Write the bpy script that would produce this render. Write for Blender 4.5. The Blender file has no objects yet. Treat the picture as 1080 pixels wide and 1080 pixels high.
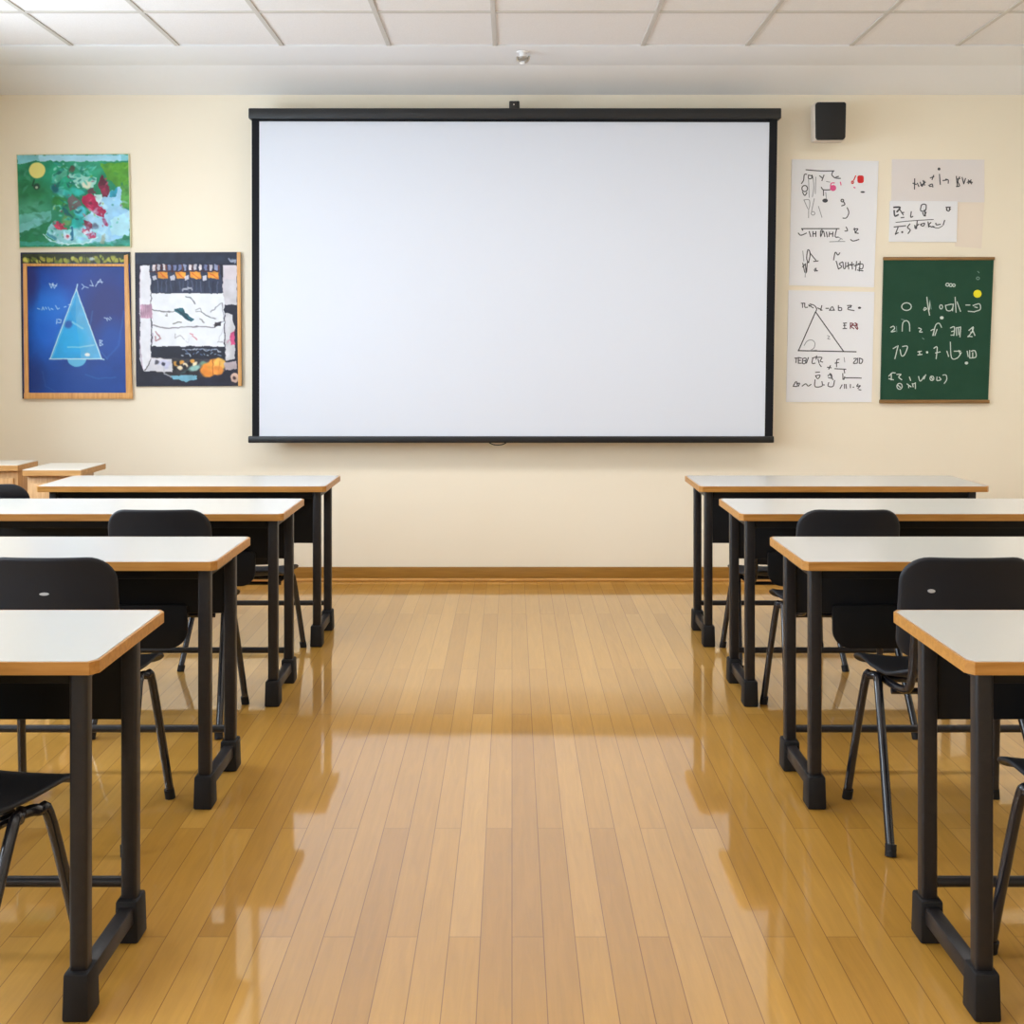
import bpy, bmesh, math, random
import numpy as np
from mathutils import Vector, Matrix

random.seed(7)
rng = np.random.RandomState(11)
COL = bpy.context.scene.collection
F, HZ, CX, CH = 1250.0, 370.0, 540.0, 1.37      # focal length in pixels, horizon row, centre column, eye height
WALL_Y = 7.07

# ------------------------------------------------------------------ helpers
def lin(c):
    c = c / 255.0
    return c / 12.92 if c <= 0.04045 else ((c + 0.055) / 1.055) ** 2.4

def rgb(r, g, b):
    return (lin(r), lin(g), lin(b), 1.0)

def at(px, py, y=WALL_Y):
    """photo pixel -> (x, z) on the plane at depth y"""
    return ((px - CX) * y / F, CH - (py - HZ) * y / F)

def link(o, parent=None):
    COL.objects.link(o)
    if parent is not None:
        o.parent = parent
    return o

def tag(o, label=None, cat=None, group=None, kind=None):
    if label: o['label'] = label
    if cat: o['category'] = cat
    if group: o['group'] = group
    if kind: o['kind'] = kind
    return o

def empty(name, loc=(0, 0, 0), rz=0.0):
    o = bpy.data.objects.new(name, None)
    o.empty_display_size = 0.1
    o.location = loc
    o.rotation_euler = (0, 0, rz)
    return link(o)

def copy_tree(o, parent=None):
    c = o.copy()
    link(c, parent)
    for ch in list(o.children):
        copy_tree(ch, c)
    return c

class MB:
    def __init__(self):
        self.bm = bmesh.new()

    def box(self, x0, x1, y0, y1, z0, z1, bev=0.0, seg=2, mi=0):
        t = bmesh.new()
        bmesh.ops.create_cube(t, size=1.0)
        for v in t.verts:
            v.co = Vector(((x0 + x1) / 2 + v.co.x * (x1 - x0),
                           (y0 + y1) / 2 + v.co.y * (y1 - y0),
                           (z0 + z1) / 2 + v.co.z * (z1 - z0)))
        if bev > 0:
            bmesh.ops.bevel(t, geom=list(t.edges), offset=bev, segments=seg, profile=0.5, affect='EDGES')
        for f in t.faces:
            f.material_index = mi
        self.merge(t)
        return self

    def merge(self, t):
        me = bpy.data.meshes.new('tmp')
        t.to_mesh(me)
        t.free()
        self.bm.from_mesh(me)
        bpy.data.meshes.remove(me)

    def prism(self, pts, y0, y1, mi=0, bev=0.0):
        """pts: (x,z) outline, extruded in y"""
        t = bmesh.new()
        n = len(pts)
        a = [t.verts.new((p[0], y0, p[1])) for p in pts]
        b = [t.verts.new((p[0], y1, p[1])) for p in pts]
        t.faces.new(a)
        t.faces.new(b[::-1])
        for i in range(n):
            j = (i + 1) % n
            t.faces.new((a[j], a[i], b[i], b[j]))
        bmesh.ops.recalc_face_normals(t, faces=list(t.faces))
        if bev > 0:
            bmesh.ops.bevel(t, geom=list(t.edges), offset=bev, segments=2, profile=0.5, affect='EDGES')
        for f in t.faces:
            f.material_index = mi
        self.merge(t)
        return self

    def taper(self, x0, x1, y0, y1, z0, z1, k, bev=0.0):
        """box whose top is scaled by k"""
        t = bmesh.new()
        bmesh.ops.create_cube(t, size=1.0)
        for v in t.verts:
            s = k if v.co.z > 0 else 1.0
            v.co = Vector(((x0 + x1) / 2 + v.co.x * s * (x1 - x0),
                           (y0 + y1) / 2 + v.co.y * s * (y1 - y0),
                           (z0 + z1) / 2 + v.co.z * (z1 - z0)))
        if bev > 0:
            bmesh.ops.bevel(t, geom=list(t.edges), offset=bev, segments=2, profile=0.5, affect='EDGES')
        self.merge(t)
        return self

    def tube(self, pts, r, n=12, smooth=True, r2=None):
        P = [Vector(p) for p in pts]
        if smooth and len(P) > 2:
            Q = []
            for i in range(len(P) - 1):
                p0 = P[max(i - 1, 0)]; p1 = P[i]; p2 = P[i + 1]; p3 = P[min(i + 2, len(P) - 1)]
                for k in range(6):
                    t = k / 6
                    Q.append(0.5 * ((2 * p1) + (p2 - p0) * t + (2 * p0 - 5 * p1 + 4 * p2 - p3) * t * t + (3 * p1 - p0 - 3 * p2 + p3) * t ** 3))
            Q.append(P[-1])
            P = Q
        bm = self.bm
        rings = []
        up = None
        for i, p in enumerate(P):
            d = (P[min(i + 1, len(P) - 1)] - P[max(i - 1, 0)]).normalized()
            if up is None:
                up = Vector((1, 0, 0)) if abs(d.x) < 0.9 else Vector((0, 0, 1))
            a = d.cross(up).normalized()
            up = a.cross(d).normalized()
            rr = r if r2 is None else r + (r2 - r) * i / (len(P) - 1)
            rings.append([bm.verts.new(p + (a * math.cos(2 * math.pi * k / n) + up * math.sin(2 * math.pi * k / n)) * rr) for k in range(n)])
        for A, B in zip(rings, rings[1:]):
            for k in range(n):
                bm.faces.new((A[k], A[(k + 1) % n], B[(k + 1) % n], B[k]))
        bm.faces.new(rings[0][::-1])
        bm.faces.new(rings[-1])
        return self

    def pad(self, outline, fn, thick, ins=0.006):
        """shell: outline (u,v) concentric rings mapped by fn(u,v)->(pos, normal)"""
        cu = sum(p[0] for p in outline) / len(outline)
        cv = sum(p[1] for p in outline) / len(outline)
        half = max(abs(p[0] - cu) for p in outline)
        e = ins / half
        prof = [(0.25, .5), (0.5, .5), (0.72, .5), (0.88, .5), (1 - e, .5), (1 - e * .3, .36), (1, 0), (1 - e * .3, -.36),
                (1 - e, -.5), (0.88, -.5), (0.72, -.5), (0.5, -.5), (0.25, -.5)]
        bm = self.bm
        rings = []
        for s, o in prof:
            ring = []
            for (u, v) in outline:
                p, nn = fn(cu + (u - cu) * s, cv + (v - cv) * s)
                ring.append(bm.verts.new(Vector(p) + Vector(nn).normalized() * (o * thick)))
            rings.append(ring)
        n = len(outline)
        for A, B in zip(rings, rings[1:]):
            for k in range(n):
                bm.faces.new((A[k], A[(k + 1) % n], B[(k + 1) % n], B[k]))
        for ring, o in ((rings[0], .5), (rings[-1], -.5)):
            p, nn = fn(cu, cv)
            c = bm.verts.new(Vector(p) + Vector(nn).normalized() * (o * thick))
            for k in range(n):
                bm.faces.new((c, ring[k], ring[(k + 1) % n]))
        bmesh.ops.recalc_face_normals(bm, faces=list(bm.faces))
        return self

    def build(self, name, mats, parent=None, smooth=True, angle=35):
        me = bpy.data.meshes.new(name)
        bmesh.ops.recalc_face_normals(self.bm, faces=list(self.bm.faces))
        self.bm.to_mesh(me)
        self.bm.free()
        for m in (mats if isinstance(mats, (list, tuple)) else [mats]):
            me.materials.append(m)
        if smooth:
            me.polygons.foreach_set('use_smooth', [True] * len(me.polygons))
            me.set_sharp_from_angle(angle=math.radians(angle))
        return link(bpy.data.objects.new(name, me), parent)

def rrect(x0, x1, y0, y1, r0, r1, n=8):
    """rounded rectangle; r0 radius at the y0 corners, r1 at the y1 corners"""
    pts = []
    for cx, cy, r, a in ((x1 - r0, y0 + r0, r0, -90), (x1 - r1, y1 - r1, r1, 0), (x0 + r1, y1 - r1, r1, 90), (x0 + r0, y0 + r0, r0, 180)):
        for k in range(n + 1):
            t = math.radians(a + 90 * k / n)
            pts.append((cx + r * math.cos(t), cy + r * math.sin(t)))
    # extra points along straight runs so curved shells stay smooth
    out = []
    for i, p in enumerate(pts):
        q = pts[(i + 1) % len(pts)]
        out.append(p)
        d = math.hypot(q[0] - p[0], q[1] - p[1])
        m = int(d / 0.03)
        for k in range(1, m):
            out.append((p[0] + (q[0] - p[0]) * k / m, p[1] + (q[1] - p[1]) * k / m))
    return out

# ------------------------------------------------------------------ materials
def mat(name, col, rough=0.5, metal=0.0, spec=0.5, coat=0.0, coat_r=0.1, noise=None, bump=None):
    m = bpy.data.materials.new(name)
    m.use_nodes = True
    nt = m.node_tree
    b = nt.nodes['Principled BSDF']
    b.inputs['Base Color'].default_value = col
    b.inputs['Roughness'].default_value = rough
    b.inputs['Metallic'].default_value = metal
    b.inputs['Specular IOR Level'].default_value = spec
    b.inputs['Coat Weight'].default_value = coat
    b.inputs['Coat Roughness'].default_value = coat_r
    tc = nt.nodes.new('ShaderNodeTexCoord')
    if noise:
        scale, col2, amt = noise
        n = nt.nodes.new('ShaderNodeTexNoise')
        n.inputs['Scale'].default_value = scale
        n.inputs['Detail'].default_value = 5
        mx = nt.nodes.new('ShaderNodeMix'); mx.data_type = 'RGBA'
        mr = nt.nodes.new('ShaderNodeMapRange')
        mr.inputs['From Min'].default_value = 0.35; mr.inputs['From Max'].default_value = 0.65
        mr.inputs['To Max'].default_value = amt
        nt.links.new(tc.outputs['Object'], n.inputs['Vector'])
        nt.links.new(n.outputs['Fac'], mr.inputs['Value'])
        nt.links.new(mr.outputs['Result'], mx.inputs['Factor'])
        mx.inputs[6].default_value = col
        mx.inputs[7].default_value = col2
        nt.links.new(mx.outputs[2], b.inputs['Base Color'])
    if bump:
        scale, strength, dist = bump
        n = nt.nodes.new('ShaderNodeTexNoise')
        n.inputs['Scale'].default_value = scale
        n.inputs['Detail'].default_value = 3
        bp = nt.nodes.new('ShaderNodeBump')
        bp.inputs['Strength'].default_value = strength
        bp.inputs['Distance'].default_value = dist
        nt.links.new(tc.outputs['Object'], n.inputs['Vector'])
        nt.links.new(n.outputs['Fac'], bp.inputs['Height'])
        nt.links.new(bp.outputs['Normal'], b.inputs['Normal'])
    return m

def wood_mat(name, c1, c2, axis='X', rough=0.4, scale=6.0):
    m = bpy.data.materials.new(name)
    m.use_nodes = True
    nt = m.node_tree
    b = nt.nodes['Principled BSDF']
    b.inputs['Roughness'].default_value = rough
    tc = nt.nodes.new('ShaderNodeTexCoord')
    mp = nt.nodes.new('ShaderNodeMapping')
    s = {'X': (1, 12, 12), 'Y': (12, 1, 12), 'Z': (12, 12, 1)}[axis]
    mp.inputs['Scale'].default_value = s
    n = nt.nodes.new('ShaderNodeTexNoise')
    n.inputs['Scale'].default_value = scale
    n.inputs['Detail'].default_value = 6
    n.inputs['Distortion'].default_value = 0.6
    r = nt.nodes.new('ShaderNodeValToRGB')
    r.color_ramp.elements[0].position = 0.3; r.color_ramp.elements[0].color = c1
    r.color_ramp.elements[1].position = 0.7; r.color_ramp.elements[1].color = c2
    nt.links.new(tc.outputs['Object'], mp.inputs['Vector'])
    nt.links.new(mp.outputs['Vector'], n.inputs['Vector'])
    nt.links.new(n.outputs['Fac'], r.inputs['Fac'])
    nt.links.new(r.outputs['Color'], b.inputs['Base Color'])
    return m

def emit_mat(name, col, strength):
    m = bpy.data.materials.new(name)
    m.use_nodes = True
    b = m.node_tree.nodes['Principled BSDF']
    b.inputs['Base Color'].default_value = (0.8, 0.8, 0.8, 1)
    b.inputs['Emission Color'].default_value = col
    b.inputs['Emission Strength'].default_value = strength
    return m

def floor_mat():
    m = bpy.data.materials.new('varnished_strip_wood')
    m.use_nodes = True
    nt = m.node_tree
    N = nt.nodes.new
    L = nt.links.new
    b = nt.nodes['Principled BSDF']
    tc = N('ShaderNodeTexCoord')
    sep = N('ShaderNodeSeparateXYZ'); L(tc.outputs['Object'], sep.inputs[0])
    cmb = N('ShaderNodeCombineXYZ')
    L(sep.outputs['Y'], cmb.inputs['X']); L(sep.outputs['X'], cmb.inputs['Y'])
    def brick(c1, c2, mort, ms, bias=0.0):
        k = N('ShaderNodeTexBrick')
        k.offset = 0.37; k.offset_frequency = 2; k.squash = 1.0
        k.inputs['Color1'].default_value = c1
        k.inputs['Color2'].default_value = c2
        k.inputs['Mortar'].default_value = mort
        k.inputs['Scale'].default_value = 1.0
        k.inputs['Mortar Size'].default_value = ms
        k.inputs['Mortar Smooth'].default_value = 0.2
        k.inputs['Bias'].default_value = bias
        k.inputs['Brick Width'].default_value = 1.7
        k.inputs['Row Height'].default_value = 0.0735
        L(cmb.outputs[0], k.inputs['Vector'])
        return k
    k = brick((0, 0, 0, 1), (1, 1, 1, 1), (0.5, 0.5, 0.5, 1), 0.0)
    ramp = N('ShaderNodeValToRGB')
    e = ramp.color_ramp.elements
    e[0].position = 0.0; e[0].color = FLOOR_COLS[0]
    e[1].position = 1.0; e[1].color = FLOOR_COLS[3]
    for pos, c in ((0.35, FLOOR_COLS[1]), (0.7, FLOOR_COLS[2])):
        q = e.new(pos); q.color = c
    L(k.outputs['Color'], ramp.inputs['Fac'])
    # long grain
    mp = N('ShaderNodeMapping'); mp.inputs['Scale'].default_value = (34, 2.2, 1)
    L(tc.outputs['Object'], mp.inputs['Vector'])
    # shift the grain per plank
    off = N('ShaderNodeVectorMath'); off.operation = 'MULTIPLY_ADD'
    L(k.outputs['Color'], off.inputs[0]); off.inputs[1].default_value = (9, 17, 0); L(mp.outputs[0], off.inputs[2])
    g = N('ShaderNodeTexNoise'); g.inputs['Scale'].default_value = 1.6; g.inputs['Detail'].default_value = 7
    g.inputs['Roughness'].default_value = 0.62; g.inputs['Distortion'].default_value = 0.8
    L(off.outputs[0], g.inputs['Vector'])
    gr = N('ShaderNodeMapRange'); gr.inputs['From Min'].default_value = 0.3; gr.inputs['From Max'].default_value = 0.75
    gr.inputs['To Min'].default_value = 0.90; gr.inputs['To Max'].default_value = 1.08
    L(g.outputs['Fac'], gr.inputs['Value'])
    mul = N('ShaderNodeMix'); mul.data_type = 'RGBA'; mul.blend_type = 'MULTIPLY'; mul.inputs['Factor'].default_value = 1.0
    L(ramp.outputs['Color'], mul.inputs[6])
    gc = N('ShaderNodeCombineColor'); 
    for s in ('Red', 'Green', 'Blue'):
        L(gr.outputs['Result'], gc.inputs[s])
    L(gc.outputs[0], mul.inputs[7])
    seam = brick((1, 1, 1, 1), (1, 1, 1, 1), (0.5, 0.43, 0.36, 1), 0.0012)
    mul2 = N('ShaderNodeMix'); mul2.data_type = 'RGBA'; mul2.blend_type = 'MULTIPLY'; mul2.inputs['Factor'].default_value = 1.0
    L(mul.outputs[2], mul2.inputs[6]); L(seam.outputs['Color'], mul2.inputs[7])
    L(mul2.outputs[2], b.inputs['Base Color'])
    b.inputs['Roughness'].default_value = 0.45
    b.inputs['Specular IOR Level'].default_value = 0.3
    b.inputs['Coat Weight'].default_value = 1.0
    b.inputs['Coat Roughness'].default_value = 0.055
    b.inputs['Coat IOR'].default_value = 1.8
    # gentle waviness of the varnish and cupping of the strips
    w = N('ShaderNodeTexNoise'); w.inputs['Scale'].default_value = 2.2; w.inputs['Detail'].default_value = 2
    L(tc.outputs['Object'], w.inputs['Vector'])
    bp = N('ShaderNodeBump'); bp.inputs['Strength'].default_value = 0.25; bp.inputs['Distance'].default_value = 0.004
    L(w.outputs['Fac'], bp.inputs['Height'])
    bp2 = N('ShaderNodeBump'); bp2.inputs['Strength'].default_value = 0.25; bp2.inputs['Distance'].default_value = 0.0006
    L(seam.outputs['Color'], bp2.inputs['Height']); L(bp.outputs[0], bp2.inputs['Normal'])
    L(bp2.outputs[0], b.inputs['Coat Normal'])
    L(bp2.outputs[0], b.inputs['Normal'])
    return m

FLOOR_COLS = [rgb(182, 132, 50), rgb(190, 140, 56), rgb(195, 145, 60), rgb(204, 155, 74)]
M = {}
M['wall'] = mat('cream_wall_paint', rgb(246, 237, 218), 0.75, spec=0.2, noise=(1.3, rgb(243, 233, 212), 0.5), bump=(180, 0.06, 0.002))
M['white_paint'] = mat('white_paint', rgb(243, 244, 246), 0.7, spec=0.25, bump=(150, 0.04, 0.002))
M['tile'] = mat('ceiling_tile', rgb(241, 238, 237), 0.9, spec=0.1, noise=(220, rgb(228, 225, 223), 0.5), bump=(260, 0.25, 0.002))
M['tbar'] = mat('ceiling_grid_metal', rgb(206, 201, 194), 0.5, spec=0.3)
M['base'] = wood_mat('baseboard_wood', rgb(144, 101, 36), rgb(166, 118, 48), 'X', 0.35)
M['shoe'] = wood_mat('shoe_moulding_wood', rgb(196, 140, 70), rgb(214, 160, 90), 'X', 0.3)
M['floor'] = floor_mat()
M['screen'] = mat('screen_fabric', rgb(219, 225, 237), 0.85, spec=0.1)
M['black_fabric'] = mat('screen_black_border', rgb(22, 23, 28), 0.7, spec=0.2)
M['black_case'] = mat('black_painted_case', rgb(16, 18, 22), 0.45)
M['laminate'] = mat('white_laminate', rgb(203, 201, 195), 0.26, spec=0.4, noise=(40, rgb(202, 200, 194), 0.5))
M['edge'] = wood_mat('edge_band_wood', rgb(166, 112, 46), rgb(192, 138, 68), 'X', 0.4)
M['desk_metal'] = mat('black_brown_desk_metal', rgb(28, 25, 27), 0.42, spec=0.4, noise=(60, rgb(37, 33, 33), 0.6), bump=(240, 0.08, 0.001))
M['panel'] = mat('black_panel', rgb(14, 15, 18), 0.6, spec=0.25)
M['plastic'] = mat('dark_slate_plastic', rgb(30, 32, 38), 0.5, spec=0.35, bump=(420, 0.12, 0.0008))
M['tube'] = mat('black_gloss_tube', rgb(26, 26, 32), 0.2, spec=0.6)
M['rubber'] = mat('black_rubber', rgb(22, 21, 23), 0.6, spec=0.3)
M['rivet'] = mat('pale_rivet', rgb(205, 205, 205), 0.35, metal=0.3)
M['steel'] = mat('brushed_steel', rgb(196, 190, 180), 0.3, metal=0.8)
M['cab_wood'] = wood_mat('cabinet_wood', rgb(182, 136, 84), rgb(208, 164, 110), 'Z', 0.5)
M['cab_top'] = mat('cabinet_top_laminate', rgb(218, 210, 196), 0.35)
M['cab_edge'] = wood_mat('cabinet_edge_wood', rgb(176, 126, 66), rgb(204, 156, 96), 'X', 0.5)
M['paper'] = mat('white_paper', rgb(238, 240, 246), 0.8, spec=0.15)
M['paper_warm'] = mat('off_white_paper', rgb(231, 226, 226), 0.8, spec=0.15)
M['paper_pink'] = mat('pale_pinkish_paper', rgb(240, 228, 214), 0.8, spec=0.15)
M['ink'] = mat('dark_ink', rgb(70, 72, 80), 0.7)
M['ink_grey'] = mat('grey_ink', rgb(150, 154, 164), 0.7)
M['ink_red'] = mat('red_ink', rgb(214, 36, 40), 0.7)
M['ink_pink'] = mat('pink_ink', rgb(228, 92, 150), 0.7)
M['ink_maroon'] = mat('maroon_ink', rgb(120, 50, 62), 0.7)
M['board'] = mat('green_board', rgb(28, 70, 52), 0.6, spec=0.25, noise=(9, rgb(34, 76, 58), 0.7))
M['chalk'] = mat('white_chalk', rgb(206, 218, 212), 0.9, spec=0.05)
M['chalk_dim'] = mat('faint_chalk', rgb(120, 150, 140), 0.9, spec=0.05)
M['yellow'] = mat('yellow_magnet', rgb(240, 230, 30), 0.4)
M['board_wood'] = wood_mat('board_strip_wood', rgb(120, 88, 46), rgb(156, 116, 66), 'X', 0.5)
M['frame_wood'] = wood_mat('frame_orange_wood', rgb(206, 146, 84), rgb(236, 182, 112), 'Z', 0.45)
M['speaker_body'] = mat('beige_speaker_plastic', rgb(216, 204, 190), 0.5)
M['grille'] = mat('black_grille', rgb(18, 18, 20), 0.65, bump=(900, 0.5, 0.002))
M['lamp_frame'] = mat('lamp_frame_white', rgb(235, 235, 235), 0.5)
M['pvc'] = mat('white_window_frame', rgb(232, 234, 236), 0.4)

def glass_mat():
    m = bpy.data.materials.new('clear_window_glass')
    m.use_nodes = True
    nt = m.node_tree
    for n in list(nt.nodes):
        if n.type == 'BSDF_PRINCIPLED': nt.nodes.remove(n)
    out = [n for n in nt.nodes if n.type == 'OUTPUT_MATERIAL'][0]
    t = nt.nodes.new('ShaderNodeBsdfTransparent'); g = nt.nodes.new('ShaderNodeBsdfGlossy'); g.inputs['Roughness'].default_value = 0.02
    mx = nt.nodes.new('ShaderNodeMixShader'); mx.inputs[0].default_value = 0.06
    nt.links.new(t.outputs[0], mx.inputs[1]); nt.links.new(g.outputs[0], mx.inputs[2]); nt.links.new(mx.outputs[0], out.inputs[0])
    return m
M['glass'] = glass_mat()

LAMP_STRENGTH = 3.2
FRONT_LAMP = 11.0
DAY_ENERGY = 130.0
M['diffuser'] = emit_mat('lamp_diffuser', (1.0, 0.985, 0.965, 1), LAMP_STRENGTH)
M['diffuser_front'] = emit_mat('lamp_diffuser_bright', (1.0, 0.985, 0.965, 1), FRONT_LAMP)

# ------------------------------------------------------------------ room
XL, XR, YB, CEIL = -3.12, 3.35, -2.2, 3.0
SOF_Y, SOF_Z = 6.32, 2.897

def struct(o, kind='structure'):
    o['kind'] = kind
    return o

struct(MB().box(XL - .15, XR + .15, YB - .15, WALL_Y + .15, -.12, 0).build('floor', M['floor'], smooth=False))
struct(MB().box(XL - .15, XR + .15, WALL_Y, WALL_Y + .15, 0, CEIL + .1).build('wall_back', M['wall'], smooth=False))
struct(MB().box(XR, XR + .15, YB, WALL_Y, 0, CEIL + .1).build('wall_right', M['wall'], smooth=False))
struct(MB().box(XL - .15, XR + .15, YB - .15, YB, 0, CEIL + .1).build('wall_front', M['wall'], smooth=False))
# left wall with three window openings
wins = [(-1.3, 0.2), (1.3, 2.8), (4.0, 5.7)]
WZ0, WZ1 = 0.95, 2.5
mb = MB()
mb.box(XL - .15, XL, YB, WALL_Y, 0, WZ0)
mb.box(XL - .15, XL, YB, WALL_Y, WZ1, CEIL + .1)
ys = [YB] + [v for w in wins for v in w] + [WALL_Y]
for i in range(0, len(ys), 2):
    mb.box(XL - .15, XL, ys[i], ys[i + 1], WZ0, WZ1)
struct(mb.build('wall_left', M['wall'], smooth=False))
for i, (a, b) in enumerate(wins):
    m_ = MB()
    for (y0, y1, z0, z1) in ((a, a + .06, WZ0, WZ1), (b - .06, b, WZ0, WZ1), (a + .06, b - .06, WZ0, WZ0 + .06), (a + .06, b - .06, WZ1 - .06, WZ1),
                             ((a + b) / 2 - .03, (a + b) / 2 + .03, WZ0 + .06, WZ1 - .06)):
        m_.box(XL - .11, XL - .05, y0, y1, z0, z1, .004)
    w = struct(m_.build('window_%d' % (i + 1), M['pvc']))
    MB().box(XL - .084, XL - .078, a + .05, b - .05, WZ0 + .05, WZ1 - .05).build('pane', M['glass'], w, smooth=False)
    MB().box(XL - .05, XL + .05, a - .04, b + .04, WZ0 - .03, WZ0, .004).build('window_sill', M['pvc'], w)
# ceiling tiles: one mesh of separate slightly recessed tiles
sc = F / SOF_Y
xs = [(p - CX) / sc for p in (-149, -37, 75, 187, 297, 410, 522, 678, 788, 898, 1010, 1122, 1234)]
xs = [XL] + [x for x in xs if XL + .1 < x < XR - .1] + [XR]
yl = [SOF_Y - .62 * k for k in range(0, 15)]
yl = [y for y in yl if y > YB + .1] + [YB]
lamp_spots = []
for cy in (5.08 - .31, 1.98 - .31, -0.5 - .31):
    for cx in (-1.75, 0.1, 1.95):
        lamp_spots.append((cx, cy))
mb = MB()
mb.box(XL - .15, XR + .15, YB - .15, WALL_Y, CEIL + .012, CEIL + .1)
for i in range(len(xs) - 1):
    for j in range(len(yl) - 1):
        mb.box(xs[i] + .008, xs[i + 1] - .008, yl[j + 1] + .008, yl[j] - .008, CEIL + .002, CEIL + .014, .002, 1)
struct(mb.build('ceiling', M['tile']))
mb = MB()
for x in xs[1:-1]:
    mb.box(x - .012, x + .012, YB, SOF_Y, CEIL - .004, CEIL + .006, .001, 1)
for y in yl[1:-1]:
    mb.box(XL, XR, y - .012, y + .012, CEIL - .0045, CEIL + .006, .001, 1)
struct(mb.build('trim_1', M['tbar']))
# bulkhead along the screen wall
t = bmesh.new()
prof = [(SOF_Y, CEIL + .0115), (SOF_Y, CEIL - .005), (6.74, CEIL - .006), (WALL_Y, SOF_Z), (WALL_Y, CEIL + .0115)]
ra = [t.verts.new((XL, p[0], p[1])) for p in prof]; rb = [t.verts.new((XR, p[0], p[1])) for p in prof]
t.faces.new(ra); t.faces.new(rb[::-1])
for k in range(len(prof)):
    j = (k + 1) % len(prof)
    t.faces.new((ra[k], rb[k], rb[j], ra[j]))
mb = MB(); mb.merge(t)
struct(mb.build('trim_2', M['white_paint'], smooth=False))
# baseboards
mb = MB()
mb.box(XL, XR, WALL_Y - .016, WALL_Y, 0, .082, .003)
struct(mb.build('baseboard_back', M['base']))
struct(MB().tube([(XL, WALL_Y - .022, .008), (XR, WALL_Y - .022, .008)], .010, 10, False).build('trim_3', M['shoe']))
struct(MB().box(XL, XL + .016, YB, WALL_Y - .035, 0, .082, .003).build('baseboard_left', M['base']))
struct(MB().box(XR - .016, XR, YB, WALL_Y - .035, 0, .082, .003).build('baseboard_right', M['base']))
struct(MB().box(XL + .016, XR - .016, YB, YB + .016, 0, .082, .003).build('baseboard_front', M['base']))

# ceiling lamps (behind the top of the picture, over the desks)
names = ['over the windowed side of the front desks', 'over the aisle near the screen', 'over the far side of the front desks',
         'over the windowed side of the middle desks', 'over the middle of the aisle', 'over the far side of the middle desks',
         'over the windowed side at the rear', 'over the aisle at the rear', 'over the far side at the rear']
for (cx, cy), nm in zip(lamp_spots, names):
    r = empty('ceiling_light', (cx, cy, CEIL - .004))
    tag(r, 'recessed rectangular ceiling light ' + nm, 'ceiling light', 'ceiling lights')
    m_ = MB()
    for (x0, x1, y0, y1) in ((-.62, .62, -.31, -.28), (-.62, .62, .28, .31), (-.62, -.59, -.28, .28), (.59, .62, -.28, .28)):
        m_.box(x0, x1, y0, y1, -.022, 0, .002, 1)
    m_.build('lamp_frame', M['lamp_frame'], r)
    MB().box(-.59, .59, -.28, .28, -.014, -.004).build('diffuser', M['diffuser_front' if cy > 4 else 'diffuser'], r, smooth=False)

# ------------------------------------------------------------------ projection screen
SY = 6.91
def quad(p, y=SY):
    return [at(px, py, y) for px, py in p]
r = empty('projection_screen', (0, SY, 0.8))
tag(r, 'large blank white projection screen with black borders hanging on the cream wall', 'projection screen')
def lp(o):   # geometry was written in world space: move it under the root
    o.data.transform(Matrix.Translation(-o.parent.location)); return o
lp(MB().prism(quad([(273, 126), (812, 126), (807, 461), (273, 461)]), SY, SY + .004).build('screen_fabric', M['screen'], r, smooth=False))
lp(MB().prism(quad([(265.5, 125), (273.5, 125), (273.5, 462), (266, 462)]), SY - .001, SY + .005).build('side_border', M['black_fabric'], r, smooth=False))
lp(MB().prism(quad([(811.5, 125), (820, 125), (815, 462), (806.5, 462)]), SY - .001, SY + .005).build('side_border', M['black_fabric'], r, smooth=False))
lp(MB().prism(quad([(273, 124), (812, 125), (812, 129), (273, 128)]), SY - .001, SY + .005).build('top_border', M['black_fabric'], r, smooth=False))
x0, z0 = at(263, 126, SY); x1, z1 = at(823, 115, SY)
lp(MB().box(x0, x1, SY - .03, SY + .05, z0, z1, .006).build('roller_case', M['black_case'], r))
x0, z0 = at(262, 467, SY); x1, z1 = at(816, 460, SY)
lp(MB().box(x0, x1, SY - .012, SY + .016, z0, z1, .005).build('bottom_bar', M['black_case'], r))
xa, za = at(537, 115, SY); xb, zb = at(548, 107, SY)
br = lp(MB().box(xa, xb, SY - .02, SY + .03, za - .004, zb, .006).box(xa + .014, xb - .014, SY + .02, WALL_Y, zb - .03, zb - .012, .003).build('hanging_bracket', M['black_case'], r))
xs_, zs_ = at(542, 111, SY)
MB().tube([(xs_, -.024, zs_ - .8), (xs_, -.02, zs_ - .8)], .004, 10, False).build('bolt_head', M['steel'], br)
xa, za = at(525, 467, SY)
lp(MB().tube([(xa - .05, SY, za), (xa - .02, SY, za - .012), (xa + .02, SY, za - .012), (xa + .05, SY, za)], .003, 8).build('pull_loop', M['black_case'], r))

# ------------------------------------------------------------------ speaker
def wall_box(p0, p1, y):
    a = at(*p0, y); b = at(*p1, y)
    return a[0], b[0], b[1], a[1]
r = empty('wall_speaker', (0, 0, 0))
tag(r, 'small beige loudspeaker with black grille mounted high on the wall beside screen', 'speaker')
yf = 6.87
x0, x1, z0, z1 = wall_box((860, 108), (892, 147.5), yf)
r.location = ((x0 + x1) / 2, yf + .05, z0)
lp(MB().box(x0 - .004, x1 + .002, yf + .008, yf + .1, z0 - .004, z1 + .004, .012, 3).build('cabinet', M['speaker_body'], r))
lp(MB().prism([(x0 + .002, z0 + .012), (x0 + .012, z0), (x1 - .014, z0), (x1 - .004, z0 + .014), (x1, z1 - .008), (x1 - .008, z1), (x0 + .01, z1), (x0, z1 - .01)],
              yf - .012, yf + .012, 0, .004).build('grille', M['grille'], r))
xm = (x0 + x1) / 2
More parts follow.
